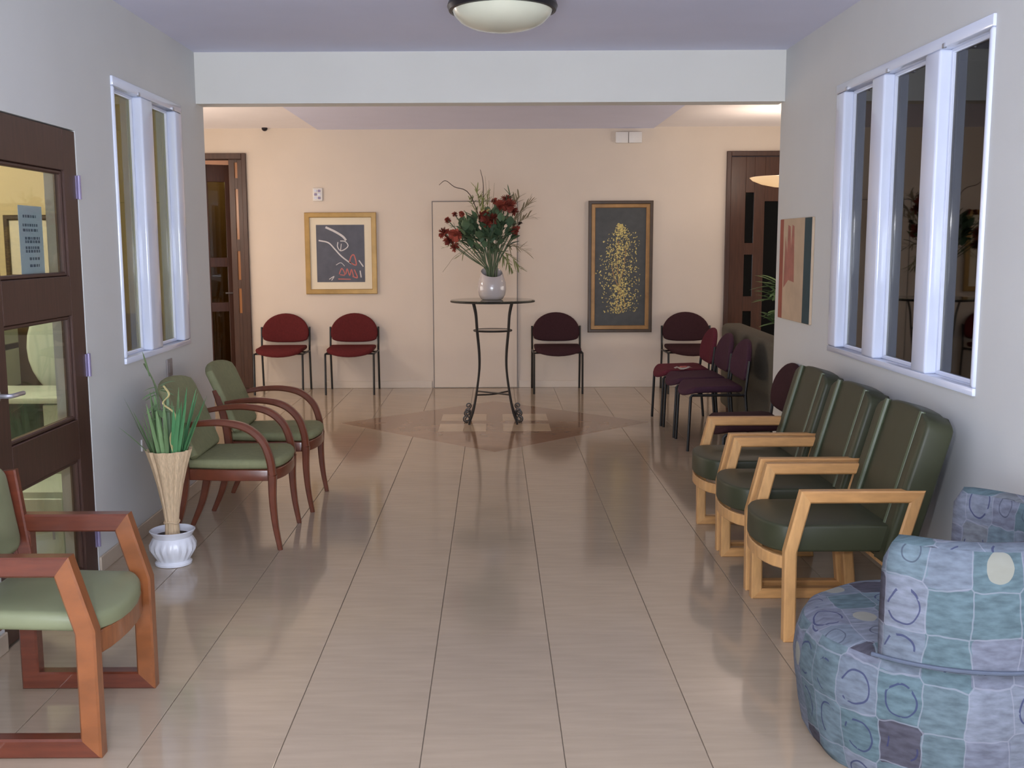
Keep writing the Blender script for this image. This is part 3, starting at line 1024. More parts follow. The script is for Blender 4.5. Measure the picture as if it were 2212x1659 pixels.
# ------------------------------------------------------------------ bent-arm armchairs by the left wall
def bent_arm_chair(label, loc, group):
    t = thing('bent_arm_chair', label, 'chair', loc, 0, group)
    for s in (-1, 1):
        y = s * 0.255
        armp = smooth_path([(-0.46, y * 0.97, 0.625), (-0.36, y, 0.64), (-0.24, y, 0.642), (-0.13, y, 0.615), (-0.055, y, 0.548), (-0.022, y, 0.46), (-0.012, y, 0.38)], 5)
        sc = [0.75 + 0.35 * min(1, i / 14) for i in range(len(armp))]
        link('armrest', sweep(B(), armp, rect_sec(0.034, 0.036, 0.008), (0, 1, 0), False, sc), M['mahog'], t)
        legp = smooth_path([(-0.012, y, 0.38), (-0.014, y, 0.26), (-0.005, y, 0.13), (0.016, y, 0.0)], 5)
        sc = [1.15 - 0.5 * i / (len(legp) - 1) for i in range(len(legp))]
        link('front_leg', sweep(B(), legp, rect_sec(0.036, 0.036, 0.007), (0, 1, 0), False, sc), M['mahog'], t)
        rl = smooth_path([(-0.555, y * 0.86, 0.0), (-0.49, y * 0.86, 0.16), (-0.455, y * 0.86, 0.36), (-0.475, y * 0.86, 0.55), (-0.515, y * 0.86, 0.70)], 5)
        sc = [0.7 + 0.5 * min(1, i / 8) for i in range(len(rl))]
        link('rear_leg', sweep(B(), rl, rect_sec(0.036, 0.032, 0.006), (0, 1, 0), False, sc), M['mahog'], t)
    def outline(dx, hw):
        out = []
        for k in range(13):
            a = -PI / 2 + PI * k / 12
            out.append((-0.05 + (0.085 + dx) * math.cos(a) ** 0.8 if math.cos(a) > 1e-6 else -0.05, hw * math.sin(a)))
        return out + [(-0.25, hw), (-0.46, hw * 0.86), (-0.46, -hw * 0.86), (-0.25, -hw)]
    link('seat_frame', puff(B(), outline(0.0, 0.236), 0.345, 0.402, 0.006, 0.0), M['mahog'], t)
    link('seat', puff(B(), outline(0.004, 0.234), 0.402, 0.452, 0.024, 0.012), M['sage2'], t)
    mt = Matrix.Translation((-0.415, 0, 0.455)) @ Matrix.Rotation(math.radians(-22), 4, 'Y') @ Matrix(((0, 0, 1, 0), (1, 0, 0, 0), (0, 1, 0, 0), (0, 0, 0, 1)))
    o2 = [(-0.225, 0.02), (-0.20, 0.0), (0.20, 0.0), (0.225, 0.02), (0.238, 0.2), (0.24, 0.34)]
    o2 += [(0.24 * math.cos(PI * k / 10), 0.365 + 0.05 * math.sin(PI * k / 10)) for k in range(1, 10)] + [(-0.24, 0.34), (-0.238, 0.2)]
    bm = puff(B(), o2, -0.035, 0.012, 0.018, 0.008, mt)
    for v in bm.verts:
        v.co.x += 0.45 * (v.co.y) ** 2 - 0.5 * max(0, v.co.z - 0.68) ** 2
    link('backrest', bm, M['sage2'], t)
    return t


GB = 'bent-arm armchairs along the left wall'
bent_arm_chair('bent-arm mahogany armchair with sage seat, right behind the potted plant', (-1.085, 5.29, 0), GB)
bent_arm_chair('bent-arm mahogany armchair with sage seat, second one behind the potted plant', (-1.052, 6.03, 0), GB)

# ------------------------------------------------------------------ blue patterned tub chair
tc_ = thing('tub_chair', 'blue and grey patchwork upholstered round tub chair in the near corner', 'chair', (1.345, 3.02, 0))
prof = [(0.375, 0.0), (0.392, 0.03), (0.402, 0.09), (0.413, 0.16), (0.424, 0.235), (0.421, 0.29), (0.412, 0.335), (0.395, 0.365), (0.36, 0.383), (0.25, 0.392), (0.1, 0.395)]


def fold(th, r, z):
    return r + 0.004 * math.sin(7 * th + 1.3) * (1 if z < 0.3 else 0.4) + 0.003 * math.sin(13 * th + 20 * z)


def tub_uv(o):
    me = o.data
    ul = me.uv_layers.new(name='UVMap')
    for p in me.polygons:
        c = p.center
        flat = abs(p.normal.z) > 0.75
        a0 = math.atan2(c.y, c.x)
        for li in p.loop_indices:
            v = me.vertices[me.loops[li].vertex_index].co
            if flat:
                ul.data[li].uv = (v.x, v.y)
            else:
                a = math.atan2(v.y, v.x)
                if a - a0 > PI:
                    a -= 2 * PI
                if a - a0 < -PI:
                    a += 2 * PI
                ul.data[li].uv = (a * 0.42, v.z)


o = link('seat_base', lathe(B(), prof, 72, wob=fold), M['blue'], tc_, smooth=60)
tub_uv(o)
# wrap-round back: outer/inner arcs lofted as rings along the angle
R_ = []
A0, A1 = math.radians(222), math.radians(423)
nseg = 44
for k in range(nseg + 1):
    f = k / nseg
    a = A0 + (A1 - A0) * f
    e = min(f, 1 - f) * (A1 - A0) * 0.4          # distance along the arc from the nearer end
    q = math.sqrt(max(0.0, 1 - (1 - min(1, e / 0.045)) ** 2))
    top = 0.715 - 0.055 * (1 - q)
    rm, hw = 0.352, 0.062 * (0.55 + 0.45 * q)
    sec = [(rm + hw, 0.375), (rm + hw + 0.004, 0.50), (rm + hw, top - 0.05), (rm + hw * 0.75, top - 0.012), (rm, top), (rm - hw * 0.75, top - 0.012), (rm - hw, top - 0.05), (rm - hw - 0.004, 0.5), (rm - hw, 0.375)]
    R_.append([Vector((r * math.cos(a), r * math.sin(a), z)) for r, z in sec])
o = link('wrap_back', rings(B(), R_), M['blue'], tc_, smooth=60)
tub_uv(o)
pp = [Vector((0.418 * math.cos(A0 + (A1 - A0) * k / 40), 0.418 * math.sin(A0 + (A1 - A0) * k / 40), 0.382)) for k in range(41)]
link('piping', tube(B(), pp, 0.006, 8), M['bluep'], tc_)
link('plinth', lathe(B(), [(0.34, -0.0), (0.34, 0.02)], 40), M['black'], tc_)

# ------------------------------------------------------------------ potted plant by the left wall
pl = thing('potted_plant', 'green-leaved plant wrapped in raffia in a white ribbed pot by the wall', 'plant', (-1.535, 4.82, 0))


def rib(th, r, z):
    return r * (1 + 0.035 * math.cos(18 * th)) if 0.03 < z < 0.118 else r


link('pot', lathe(B(), [(0.055, 0), (0.085, 0.002), (0.086, 0.012), (0.075, 0.022), (0.085, 0.04), (0.104, 0.075), (0.106, 0.10), (0.096, 0.125), (0.088, 0.135), (0.098, 0.152), (0.106, 0.165), (0.100, 0.168), (0.086, 0.145), (0.080, 0.13)], 72, wob=rib), M['potw'], pl)
link('soil', lathe(B(), [(0.083, 0.128), (0.083, 0.138), (0.02, 0.142)], 20), M['soil'], pl)


def cone_rib(th, r, z):
    return r * (1 + 0.05 * math.cos(11 * th + 0.8) + 0.03 * math.cos(23 * th))


link('raffia_wrap', lathe(B(), [(0.034, 0.13), (0.030, 0.20), (0.038, 0.27), (0.058, 0.38), (0.082, 0.48), (0.104, 0.555), (0.098, 0.55), (0.075, 0.46), (0.03, 0.3)], 48, wob=cone_rib), M['raffia'], pl)
link('raffia_tie', tube(B(), [(0.034 * math.cos(a), 0.034 * math.sin(a), 0.205 + 0.004 * math.sin(3 * a)) for a in [2 * PI * k / 20 for k in range(21)]], 0.005, 6), M['raffia'], pl)


def blade(bm, p, d, L, wd, droop, side=None):
    p = Vector(p)
    d = Vector(d).normalized()
    sd = (side or d.cross(Vector((0, 0, 1)))).normalized()
    nrm = sd.cross(d).normalized()
    V = []
    n = 6
    for k in range(n + 1):
        f = k / n
        q = p + d * (L * f) + Vector((0, 0, -droop * f * f))
        wv = wd * (0.75 + 0.5 * f) * (1 - f ** 2.2) ** 0.7 + 0.0006
        V.append((bm.verts.new(q - sd * wv), bm.verts.new(q + nrm * wv * 0.25), bm.verts.new(q + sd * wv)))
    for a, b in zip(V, V[1:]):
        bm.faces.new((a[0], a[1], b[1], b[0]))
        bm.faces.new((a[1], a[2], b[2], b[1]))
    return bm


for k in range(46):
    a = 2 * PI * k / 23 + random.uniform(-0.15, 0.15)
    lean = random.uniform(0.08, 0.42)
    L = random.uniform(0.26, 0.40)
    bm = blade(B(), (0.05 * math.cos(a), 0.05 * math.sin(a), 0.46), (lean * math.cos(a), lean * math.sin(a), 1), L, random.uniform(0.007, 0.012), random.uniform(0.0, 0.05))
    link('leaf', bm, M['leaf2'] if (math.cos(a) > 0.45) else M['leaf'], pl)
bm = blade(B(), (-0.05, -0.02, 0.5), (-0.75, -0.1, 0.9), 0.26, 0.008, 0.03)
link('leaf', bm, M['leaf'], pl)
bm = B()
tube(bm, smooth_path([(-0.02, 0.0, 0.45), (-0.03, 0.0, 0.70), (-0.05, 0.01, 0.85), (-0.10, 0.01, 0.96)], 4), [0.006] * 9 + [0.004] * 4, 6)
link('stem', bm, M['stem'], pl)
link('leaf', blade(B(), (-0.075, 0.01, 0.90), (-0.25, 0, 1), 0.12, 0.014, 0.0), M['leaf'], pl)
for k in range(16):
    a, z = random.uniform(0, 2 * PI), random.uniform(0.70, 0.86)
    bm = blade(B(), (-0.035 + 0.012 * math.cos(a), 0.012 * math.sin(a), z), (math.cos(a), math.sin(a), random.uniform(-0.2, 0.7)), random.uniform(0.05, 0.08), 0.012, 0.02)
    link('leaf', bm, M['leaf'], pl)
bm = B()
rb = smooth_path([(0.0, -0.03, 0.86), (0.03, -0.05, 0.82), (0.0, -0.05, 0.78), (0.05, -0.06, 0.74), (0.06, -0.06, 0.69), (0.03, -0.06, 0.62), (0.05, -0.07, 0.53)], 5)
rings(bm, sweep_rings(rb, rect_sec(0.003, 0.012, 0.0005), (0.3, 1, 0)))
link('ribbon', bm, M['yelfl'], pl)

# ------------------------------------------------------------------ iron table, vase, bouquet
CXT, CYT = -0.012, 8.80
tb = thing('iron_table', 'tall round glass-topped wrought iron table standing on the brown diamond inlay', 'table', (CXT, CYT, 0))
TT = 1.045
link('tabletop', lathe(B(), [(0.350, TT - 0.012), (0.358, TT - 0.006), (0.350, TT)], 64), M['tglass'], tb)
link('top_ring', tube(B(), [(0.352 * math.cos(2 * PI * k / 64), 0.352 * math.sin(2 * PI * k / 64), TT - 0.014) for k in range(65)], 0.006, 8), M['iron'], tb)
for sx in (-1, 1):
    for sy in (-1, 1):
        pts = [(sx * 0.165, sy * 0.135, TT - 0.014), (sx * 0.142, sy * 0.125, 0.92), (sx * 0.132, sy * 0.115, 0.78), (sx * 0.116, sy * 0.10, 0.60), (sx * 0.116, sy * 0.10, 0.45), (sx * 0.138, sy * 0.115, 0.27), (sx * 0.165, sy * 0.13, 0.12), (sx * 0.195, sy * 0.145, 0.03), (sx * 0.203, sy * 0.15, 0.0)]
        lg = link('leg', tube(B(), smooth_path(pts, 5), 0.0095, 8), M['iron'], tb)
        # scrolls at the foot
        sc = []
        for k in range(26):
            f = k / 25
            a = -PI * 0.6 + f * 3.2 * PI
            r = 0.032 * (1 - 0.75 * f)
            sc.append((sx * (0.222 + r * math.cos(a)), sy * 0.150, 0.052 + r * math.sin(a)))
        link('scroll', tube(B(), sc, 0.006, 6), M['iron'], lg)
        sc = []
        for k in range(22):
            f = k / 21
            a = PI * 1.4 - f * 2.6 * PI
            r = 0.026 * (1 - 0.7 * f)
            sc.append((sx * (0.214 + r * math.cos(a)), sy * 0.150, 0.118 + r * math.sin(a)))
        link('scroll', tube(B(), sc, 0.0055, 6), M['iron'], lg)
link('shelf_ring', tube(B(), [(0.158 * math.cos(2 * PI * k / 48), 0.14 * math.sin(2 * PI * k / 48), 0.785) for k in range(49)], 0.008, 8), M['iron'], tb)
link('glass_shelf', lathe(B(), [(0.15, 0.782), (0.152, 0.786), (0.15, 0.79)], 40, wob=lambda th, r, z: r * (1 - 0.1 * math.sin(th) ** 2)), M['tglass'], tb)
for s in (-1, 1):
    link('stretcher', tube(B(), smooth_path([(s * 0.142, -0.118, 0.25), (0, 0.0, 0.245 + s * 0.006), (-s * 0.142, 0.118, 0.25)], 5), 0.007, 8), M['iron'], tb)

vs = thing('vase', 'pale glazed ceramic vase with slanted mouth on the iron table', 'vase', (CXT - 0.006, CYT, TT))


def slant(bm):
    for v in bm.verts:
        if v.co.z > 0.17:
            v.co.z += (v.co.z - 0.17) / 0.06 * (0.035 * v.co.y / 0.08 - 0.006 * v.co.x / 0.08)
    return bm


link('body', slant(lathe(B(), [(0.075, 0), (0.09, 0.004), (0.112, 0.04), (0.121, 0.09), (0.117, 0.14), (0.104, 0.185), (0.092, 0.225), (0.089, 0.232), (0.086, 0.225), (0.098, 0.18), (0.11, 0.12), (0.1, 0.05)], 48)), M['ceramic'], vs, smooth=50)

bq = thing('bouquet', 'bouquet of red flowers, blue-green leaves and grasses in the ceramic vase', 'flowers', (CXT - 0.006, CYT, TT))


def pp_(px, py, dy=0.0):
    k = (CYT + dy) / 2250.0
    return Vector(((px - 1068) * k - (CXT - 0.006), dy, 1.5 - (py - 530) * k * 1.0 - TT + 0.004))


root_ = Vector((0, 0, 0.12))


def stem_to(p, m=M['stem'], r=0.004, bend=0.1):
    mid = root_.lerp(p, 0.45) + Vector((-p.x * bend, 0, 0.03))
    neck = Vector((p.x * 0.10, p.y * 0.3, 0.24))
    link('stem', tube(B(), smooth_path([root_ + Vector((p.x * 0.08, 0, 0)), neck, mid.lerp(p, 0.3), p], 4), r, 6), m, bq)


# flower head mesh: domed head of pointed petals
bm = B()
for ring_, n_, up_ in ((0.2, 6, 1.5), (0.55, 10, 0.8), (0.9, 13, 0.2), (1.0, 12, -0.35)):
    for k in range(n_):
        a = 2 * PI * (k + 0.5 * ring_) / n_
        d = Vector((math.cos(a) * ring_, math.sin(a) * ring_, up_ + random.uniform(-0.1, 0.1))).normalized()
        blade(bm, d * 0.006, d, random.uniform(0.038, 0.05), 0.017, 0.004, d.orthogonal())
fh = link('flower_head', bm, M['redfl'], bq)
first = True
for px, py, dy, s in [(962, 505, -0.05, 1.0), (985, 510, -0.08, 1.1), (972, 522, 0.02, 0.95), (998, 505, 0.05, 0.9), (985, 535, -0.03, 0.8), (1000, 465, 0.0, 0.5), (985, 466, 0.0, 0.5), (970, 478, 0.0, 0.55),
                      (1048, 470, -0.08, 1.0), (1068, 475, -0.06, 1.0), (1055, 487, -0.10, 0.8), (1085, 448, -0.04, 1.1), (1102, 448, 0.0, 1.1), (1095, 435, 0.05, 0.9), (1112, 460, 0.02, 0.8), (1116, 500, -0.03, 0.8), (1112, 512, 0.03, 0.6), (1070, 438, 0.05, 0.55)]:
    p = pp_(px, py, dy)
    f = fh if first else fh.copy()
    if not first:
        COL.objects.link(f)
    first = False
    f.location = p
    f.scale = (s * 1.15,) * 3
    f.rotation_euler = (random.uniform(-0.9, 0.1) - 0.4, random.uniform(-0.5, 0.5) + p.x * 1.5, random.uniform(0, 6))
    stem_to(p)
for px, py in ((1044, 458), (1056, 457)):
    f = fh.copy()
    COL.objects.link(f)
    f.location = pp_(px, py, -0.12)
    f.scale = (0.35,) * 3
    f.material_slots[0].link = 'OBJECT'
    f.material_slots[0].material = M['yelfl']
    f['label'] = 'cream flower'
f = fh.copy()
COL.objects.link(f)
f.location = pp_(1124, 485, -0.02)
f.scale = (0.42,) * 3
f.material_slots[0].link = 'OBJECT'
f.material_slots[0].material = M['twig']
f['label'] = 'dark seed head'
stem_to(pp_(1124, 485, -0.02), M['twig'], 0.0025)
# broad blue-green leaves
bm = B()
oval = [(0.026 * math.sin(PI * k / 6) , 0.075 * k / 6) for k in range(7)]
L_ = [bm.verts.new((-x, y, 0.006 * math.sin(PI * y / 0.075))) for x, y in oval]
C_ = [bm.verts.new((0, y, -0.003 + 0.004 * math.sin(PI * y / 0.075))) for x, y in oval]
R2 = [bm.verts.new((x, y, 0.006 * math.sin(PI * y / 0.075))) for x, y in oval]
for k in range(6):
    bm.faces.new((L_[k], C_[k], C_[k + 1], L_[k + 1]))
    bm.faces.new((C_[k], R2[k], R2[k + 1], C_[k + 1]))
bmesh.ops.remove_doubles(bm, verts=bm.verts[:], dist=1e-5)
lf = link('leaf', bm, M['euc'], bq)
first = True
for k in range(210):
    a = random.uniform(0, 2 * PI)
    rr_ = random.random() ** 0.6
    cx_, cy_ = 1058 + 54 * rr_ * math.cos(a), 508 + 44 * rr_ * math.sin(a)
    if k % 6 == 0:
        cx_, cy_ = random.uniform(1000, 1030), random.uniform(480, 525)
    p = pp_(cx_, cy_, random.uniform(-0.13, 0.13))
    f = lf if first else lf.copy()
    if not first:
        COL.objects.link(f)
    first = False
    f.location = p
    out = (p - Vector((0, 0, 0.32))).normalized()
    f.rotation_mode = 'QUATERNION'
    f.rotation_quaternion = (out + Vector((random.uniform(-.7, .7), random.uniform(-.7, .7), random.uniform(-.7, .7)))).normalized().to_track_quat('Y', 'Z')
    s = random.uniform(0.9, 1.45)
    f.scale = (s, s, s)
for px, py in ((1010, 500), (1030, 480), (1090, 480), (1100, 510), (1060, 500), (1045, 520), (1080, 525)):
    stem_to(pp_(px, py), M['stem'], 0.005)
# bundle of stems rising out of the vase
for k in range(8):
    a = 2 * PI * k / 8
    link('stem', tube(B(), [(0.03 * math.cos(a), 0.03 * math.sin(a), 0.1), (0.05 * math.cos(a + 0.4), 0.04 * math.sin(a + 0.4), 0.28), (0.075 * math.cos(a + 0.5), 0.05 * math.sin(a + 0.5), 0.42)], 0.0055, 6), M['stem'], bq)


def spray(px0, py0, px1, py1, n, m, spread, fine, dy=0.0, name='fern_frond'):
    """a stalk with side leaflets, one part"""
    a, b = pp_(px0, py0, dy * 0.4), pp_(px1, py1, dy)
    mid = a.lerp(b, 0.55) + Vector((0, 0, 0.03))
    P = smooth_path([a, mid, b], 6)
    bm = B()
    tube(bm, P, [0.0028 * (1 - 0.6 * i / (len(P) - 1)) for i in range(len(P))], 5)
    for k in range(n):
        f = 0.25 + 0.75 * k / n
        q = P[min(int(f * (len(P) - 1)), len(P) - 2)]
        d = (P[-1] - P[0]).normalized()
        sdir = Vector((random.uniform(-1, 1), random.uniform(-1, 1), random.uniform(-0.5, 1))).normalized()
        blade(bm, q, d * 0.8 + sdir * spread, random.uniform(0.6, 1.1) * fine, fine * 0.06, random.uniform(0, 0.25) * fine)
    return link(name, bm, m, bq)


for args in [(1050, 520, 1030, 405, 26, M['fern'], 0.9, 0.07, 0.0), (1052, 520, 1015, 430, 24, M['fern'], 0.9, 0.06, 0.05), (1056, 520, 1042, 425, 24, M['fern'], 0.9, 0.06, -0.06), (1055, 520, 1055, 415, 22, M['fern'], 0.9, 0.05, 0.05),
             (1045, 520, 1000, 480, 24, M['leaf'], 1.0, 0.06, -0.05), (1040, 520, 975, 490, 24, M['leaf'], 1.0, 0.05, 0.0),
             (1075, 520, 1105, 420, 20, M['euc'], 0.8, 0.07, 0.02), (1075, 520, 1125, 425, 22, M['grassb'], 0.7, 0.09, 0.05), (1080, 520, 1150, 440, 22, M['grassb'], 0.6, 0.09, 0.05), (1080, 525, 1150, 468, 20, M['grassb'], 0.6, 0.08, -0.03),
             (1080, 540, 1128, 585, 18, M['fern'], 0.7, 0.07, -0.06), (1075, 540, 1110, 590, 16, M['fern'], 0.7, 0.07, 0.04), (1085, 530, 1140, 548, 16, M['grassb'], 0.7, 0.07, 0.0),
             (1040, 530, 955, 538, 10, M['fern'], 0.6, 0.04, -0.03), (1045, 535, 985, 560, 14, M['fern'], 0.7, 0.05, 0.03)]:
    spray(*args[:7], args[7] * 1.35, args[8])
tw = [(1050, 520), (1046, 440), (1046, 400), (1040, 372)]
link('twig', tube(B(), smooth_path([pp_(*q) for q in tw], 5), [0.005 - 0.0002 * i for i in range(16)], 6), M['twig'], bq)
tw = [(1050, 510), (1018, 425), (985, 408), (966, 395), (952, 404)]
link('twig', tube(B(), smooth_path([pp_(*q) for q in tw], 5), [0.004 - 0.0001 * i for i in range(21)], 6), M['twig'], bq)
for q in ((1058, 395), (1050, 385), (1070, 400)):
    link('twig', tube(B(), smooth_path([pp_(1055, 510), pp_((1055 + q[0]) / 2 + 3, 450), pp_(*q)], 5), [0.003 - 0.0002 * i for i in range(11)], 5), M['grassb'], bq)
link('twig', tube(B(), smooth_path([pp_(1040, 530), pp_(990, 550), pp_(968, 575), pp_(958, 588)], 5), 0.0016, 5), M['grassb'], bq)

# ------------------------------------------------------------------ far wall: doors, pictures, fittings
# flush white door
d2 = tag(bpy.data.objects.new('door_2', None), 'flush cream door in the far wall behind the bouquet', 'door', None, 'structure')
COL.objects.link(d2)
link('door_leaf', box(B(), (-0.632, YB - 0.022, 0.006), (0.240, YB, 1.945), 0.002, 1), M['cream'], d2)
P = [(-0.64, YB - 0.009, 0.0), (-0.64, YB - 0.009, 1.953), (0.248, YB - 0.009, 1.953), (0.248, YB - 0.009, 0.0)]
link('door_gap_trim', sweep(B(), P, rect_sec(0.006, 0.020, 0.001), (0, 1, 0)), M['greyplate'], d2)

# left dark doorway
d3 = tag(bpy.data.objects.new('door_3', None), 'dark wooden doorway with slotted side panel in the far wall beside burgundy chairs', 'door', None, 'structure')
COL.objects.link(d3)
bm = B()
box(bm, (-3.50, YB - 0.03, 0), (-3.43, YB + 0.14, 2.45), 0.004, 1)
box(bm, (-2.60, YB - 0.03, 0), (-2.555, YB + 0.14, 2.45), 0.004, 1)
box(bm, (-3.43, YB - 0.03, 2.39), (-2.60, YB + 0.14, 2.45), 0.004, 1)
link('door_frame', bm, M['dark_wood'], d3)
bm = B()
sl = [(2.20, 2.36), (1.57, 2.09), (1.15, 1.45), (0.80, 1.06)]
x0, x1, sx0, sx1 = -2.745, -2.60, -2.685, -2.655
box(bm, (x0, YB + 0.02, 0), (sx0, YB + 0.06, 2.39), 0.002, 1)
box(bm, (sx1, YB + 0.02, 0), (x1, YB + 0.06, 2.39), 0.002, 1)
z = 0
for a, b in sorted(sl):
    box(bm, (sx0, YB + 0.02, z), (sx1, YB + 0.06, a))
    z = b
box(bm, (sx0, YB + 0.02, z), (sx1, YB + 0.06, 2.39))
sp_ = link('side_panel', bm, M['dark_wood'], d3)
for a, b in sl:
    link('slot_glass', box(B(), (sx0, YB + 0.035, a), (sx1, YB + 0.043, b)), M['slatdoor'], sp_)
# leaf swung open into the room behind: stiles, rails and three tall panes
lf3 = bpy.data.objects.new('door_leaf', None)
COL.objects.link(lf3)
lf3.parent = d3
lf3.location = (-3.42, YB + 0.10, 0)
lf3.rotation_euler = (0, 0, math.radians(24))
W3 = 0.72
bm = B()
for a, b in ((0, 0.12), (0.30, 0.42), (W3 - 0.12, W3)):
    box(bm, (a, 0, 0.01), (b, 0.04, 2.36), 0.003, 1)
for za, zb in ((0.01, 0.16), (0.80, 0.90), (1.28, 1.38), (2.18, 2.36)):
    box(bm, (0.12, 0.0, za), (W3 - 0.12, 0.04, zb), 0.003, 1)
link('stiles', bm, M['dark_wood2'], lf3)
for a, b in ((0.12, 0.30), (0.42, W3 - 0.12)):
    for za, zb in ((0.16, 0.80), (0.90, 1.28), (1.38, 2.18)):
        link('pane', box(B(), (a, 0.016, za), (b, 0.024, zb)), M['dglass2'], lf3)
link('handle', tube(B(), [(W3 - 0.06, -0.04, 1.0), (W3 - 0.16, -0.045, 1.0)], 0.009, 8), M['steel'], lf3)
bm = B()
box(bm, (-4.6, YB + 1.6, 0), (-2.2, YB + 1.7, 2.6))
box(bm, (-4.7, YB + 0.15, 0), (-4.6, YB + 1.7, 2.6))
box(bm, (-2.3, YB + 0.15, 0), (-2.2, YB + 1.6, 2.6))
box(bm, (-4.7, YB + 0.15, 2.6), (-2.2, YB + 1.7, 2.7))
box(bm, (-4.7, YB + 0.15, -0.1), (-2.2, YB + 1.7, 0))
struct('wall_far_room', bm, M['pink'], 'pinkish room seen through the dark open doorway', 'wall')

# right dark door
d4 = tag(bpy.data.objects.new('door_4', None), 'tall dark brown door with narrow black glass slots behind the grey-green sofa', 'door', None, 'structure')
COL.objects.link(d4)
bm = B()
box(bm, (2.41, YB - 0.03, 0), (2.455, YB + 0.14, 2.45), 0.004, 1)
box(bm, (3.375, YB - 0.03, 0), (3.42, YB + 0.14, 2.45), 0.004, 1)
box(bm, (2.455, YB - 0.03, 2.40), (3.375, YB + 0.14, 2.45), 0.004, 1)
link('door_frame', bm, M['dark_wood'], d4)
bm = B()
xs = [(2.46, 2.615), (2.705, 2.815), (3.10, 3.37)]
for a, b in xs:
    box(bm, (a, YB + 0.0, 0.01), (b, YB + 0.045, 2.395), 0.003, 1)
sl = [(0.16, 0.80), (0.955, 1.39), (1.51, 2.03)]
z = 0.01
for a, b in sl:
    box(bm, (2.615, YB, z), (2.705, YB + 0.045, a), 0.002, 1)
    z = b
box(bm, (2.615, YB, z), (2.705, YB + 0.045, 2.395), 0.002, 1)
box(bm, (2.815, YB, 1.94), (3.10, YB + 0.045, 2.395), 0.002, 1)
box(bm, (2.815, YB, 0.01), (3.10, YB + 0.045, 0.2), 0.002, 1)
l4 = link('door_leaf', bm, M['dark_wood2'], d4)
for a, b in sl:
    link('slot_glass', box(B(), (2.615, YB + 0.018, a), (2.705, YB + 0.026, b)), M['dkglass'], l4)
link('glass_panel', box(B(), (2.815, YB + 0.018, 0.2), (3.10, YB + 0.026, 1.94)), M['dkglass'], l4)

# pendant bowl glowing in front of the right door
t = thing('pendant_lamp', 'glowing shallow bowl pendant lamp hanging before the tall dark door', 'lamp', (2.64, 9.5, 2.70))
link('canopy', lathe(B(), [(0.06, -0.001), (0.06, -0.02), (0.02, -0.04)], 24), M['bronzelamp'], t)
link('rod', tube(B(), [(0, 0, -0.03), (0, 0, -0.62)], 0.007, 8), M['bronzelamp'], t)
link('bowl', lathe(B(), [(0.01, -0.70), (0.12, -0.692), (0.23, -0.668), (0.31, -0.635), (0.335, -0.61), (0.325, -0.607), (0.30, -0.625), (0.2, -0.655), (0.02, -0.68)], 48), M['glow'], t)
# tall plant beside the right door
t = thing('tall_plant', 'leafy green plant in dark pot before the tall dark door', 'plant', (2.72, 9.9, 0))
link('pot', lathe(B(), [(0.11, 0), (0.15, 0.25), (0.16, 0.28), (0.14, 0.28), (0.13, 0.24)], 24), M['bronzelamp'], t)
link('soil', lathe(B(), [(0.13, 0.2), (0.13, 0.25), (0.02, 0.25)], 16), M['soil'], t)
link('stem', tube(B(), smooth_path([(0, 0, 0.2), (0.02, 0, 0.6), (-0.01, 0, 1.15)], 4), [0.012] * 5 + [0.008] * 4, 6), M['twig'], t)
for k in range(110):
    a, z = random.uniform(0, 2 * PI), random.uniform(0.72, 1.15)
    bm = blade(B(), (0.01 * math.cos(a), 0.01 * math.sin(a), z), (math.cos(a), math.sin(a), random.uniform(-0.1, 0.9)), random.uniform(0.14, 0.30), 0.030, 0.06)
    link('leaf', bm, M['leaf'], t)


# gold framed slate print
t = thing('framed_print', 'slate grey line print in a gold frame with cream mount above the chairs', 'picture', (-1.594, YB, 0.998))
W_, H_ = 0.745, 0.845
link('frame', frame_of(B(), -0.035, -W_ / 2, W_ / 2, 0, H_, 0.052, 0.035), M['gold'], t)
link('mount', box(B(), (-W_ / 2 + 0.045, -0.016, 0.045), (W_ / 2 - 0.045, -0.004, H_ - 0.045)), M['matb'], t, smooth=0)
px0, px1, pz0, pz1 = -0.255, 0.245, 0.125, 0.718
link('print_sheet', box(B(), (px0, -0.0185, pz0), (px1, -0.0155, pz1)), M['slate'], t, smooth=0)


def ribbon(bm, pts, wd):
    P = smooth_path([(px0 + (px1 - px0) * u, -0.0187, pz1 - (pz1 - pz0) * v) for u, v in pts], 5)
    rings(bm, sweep_rings(P, [(wd / 2, -0.0003), (wd / 2, 0.0003), (-wd / 2, 0.0003), (-wd / 2, -0.0003)], (0, 1, 0)))


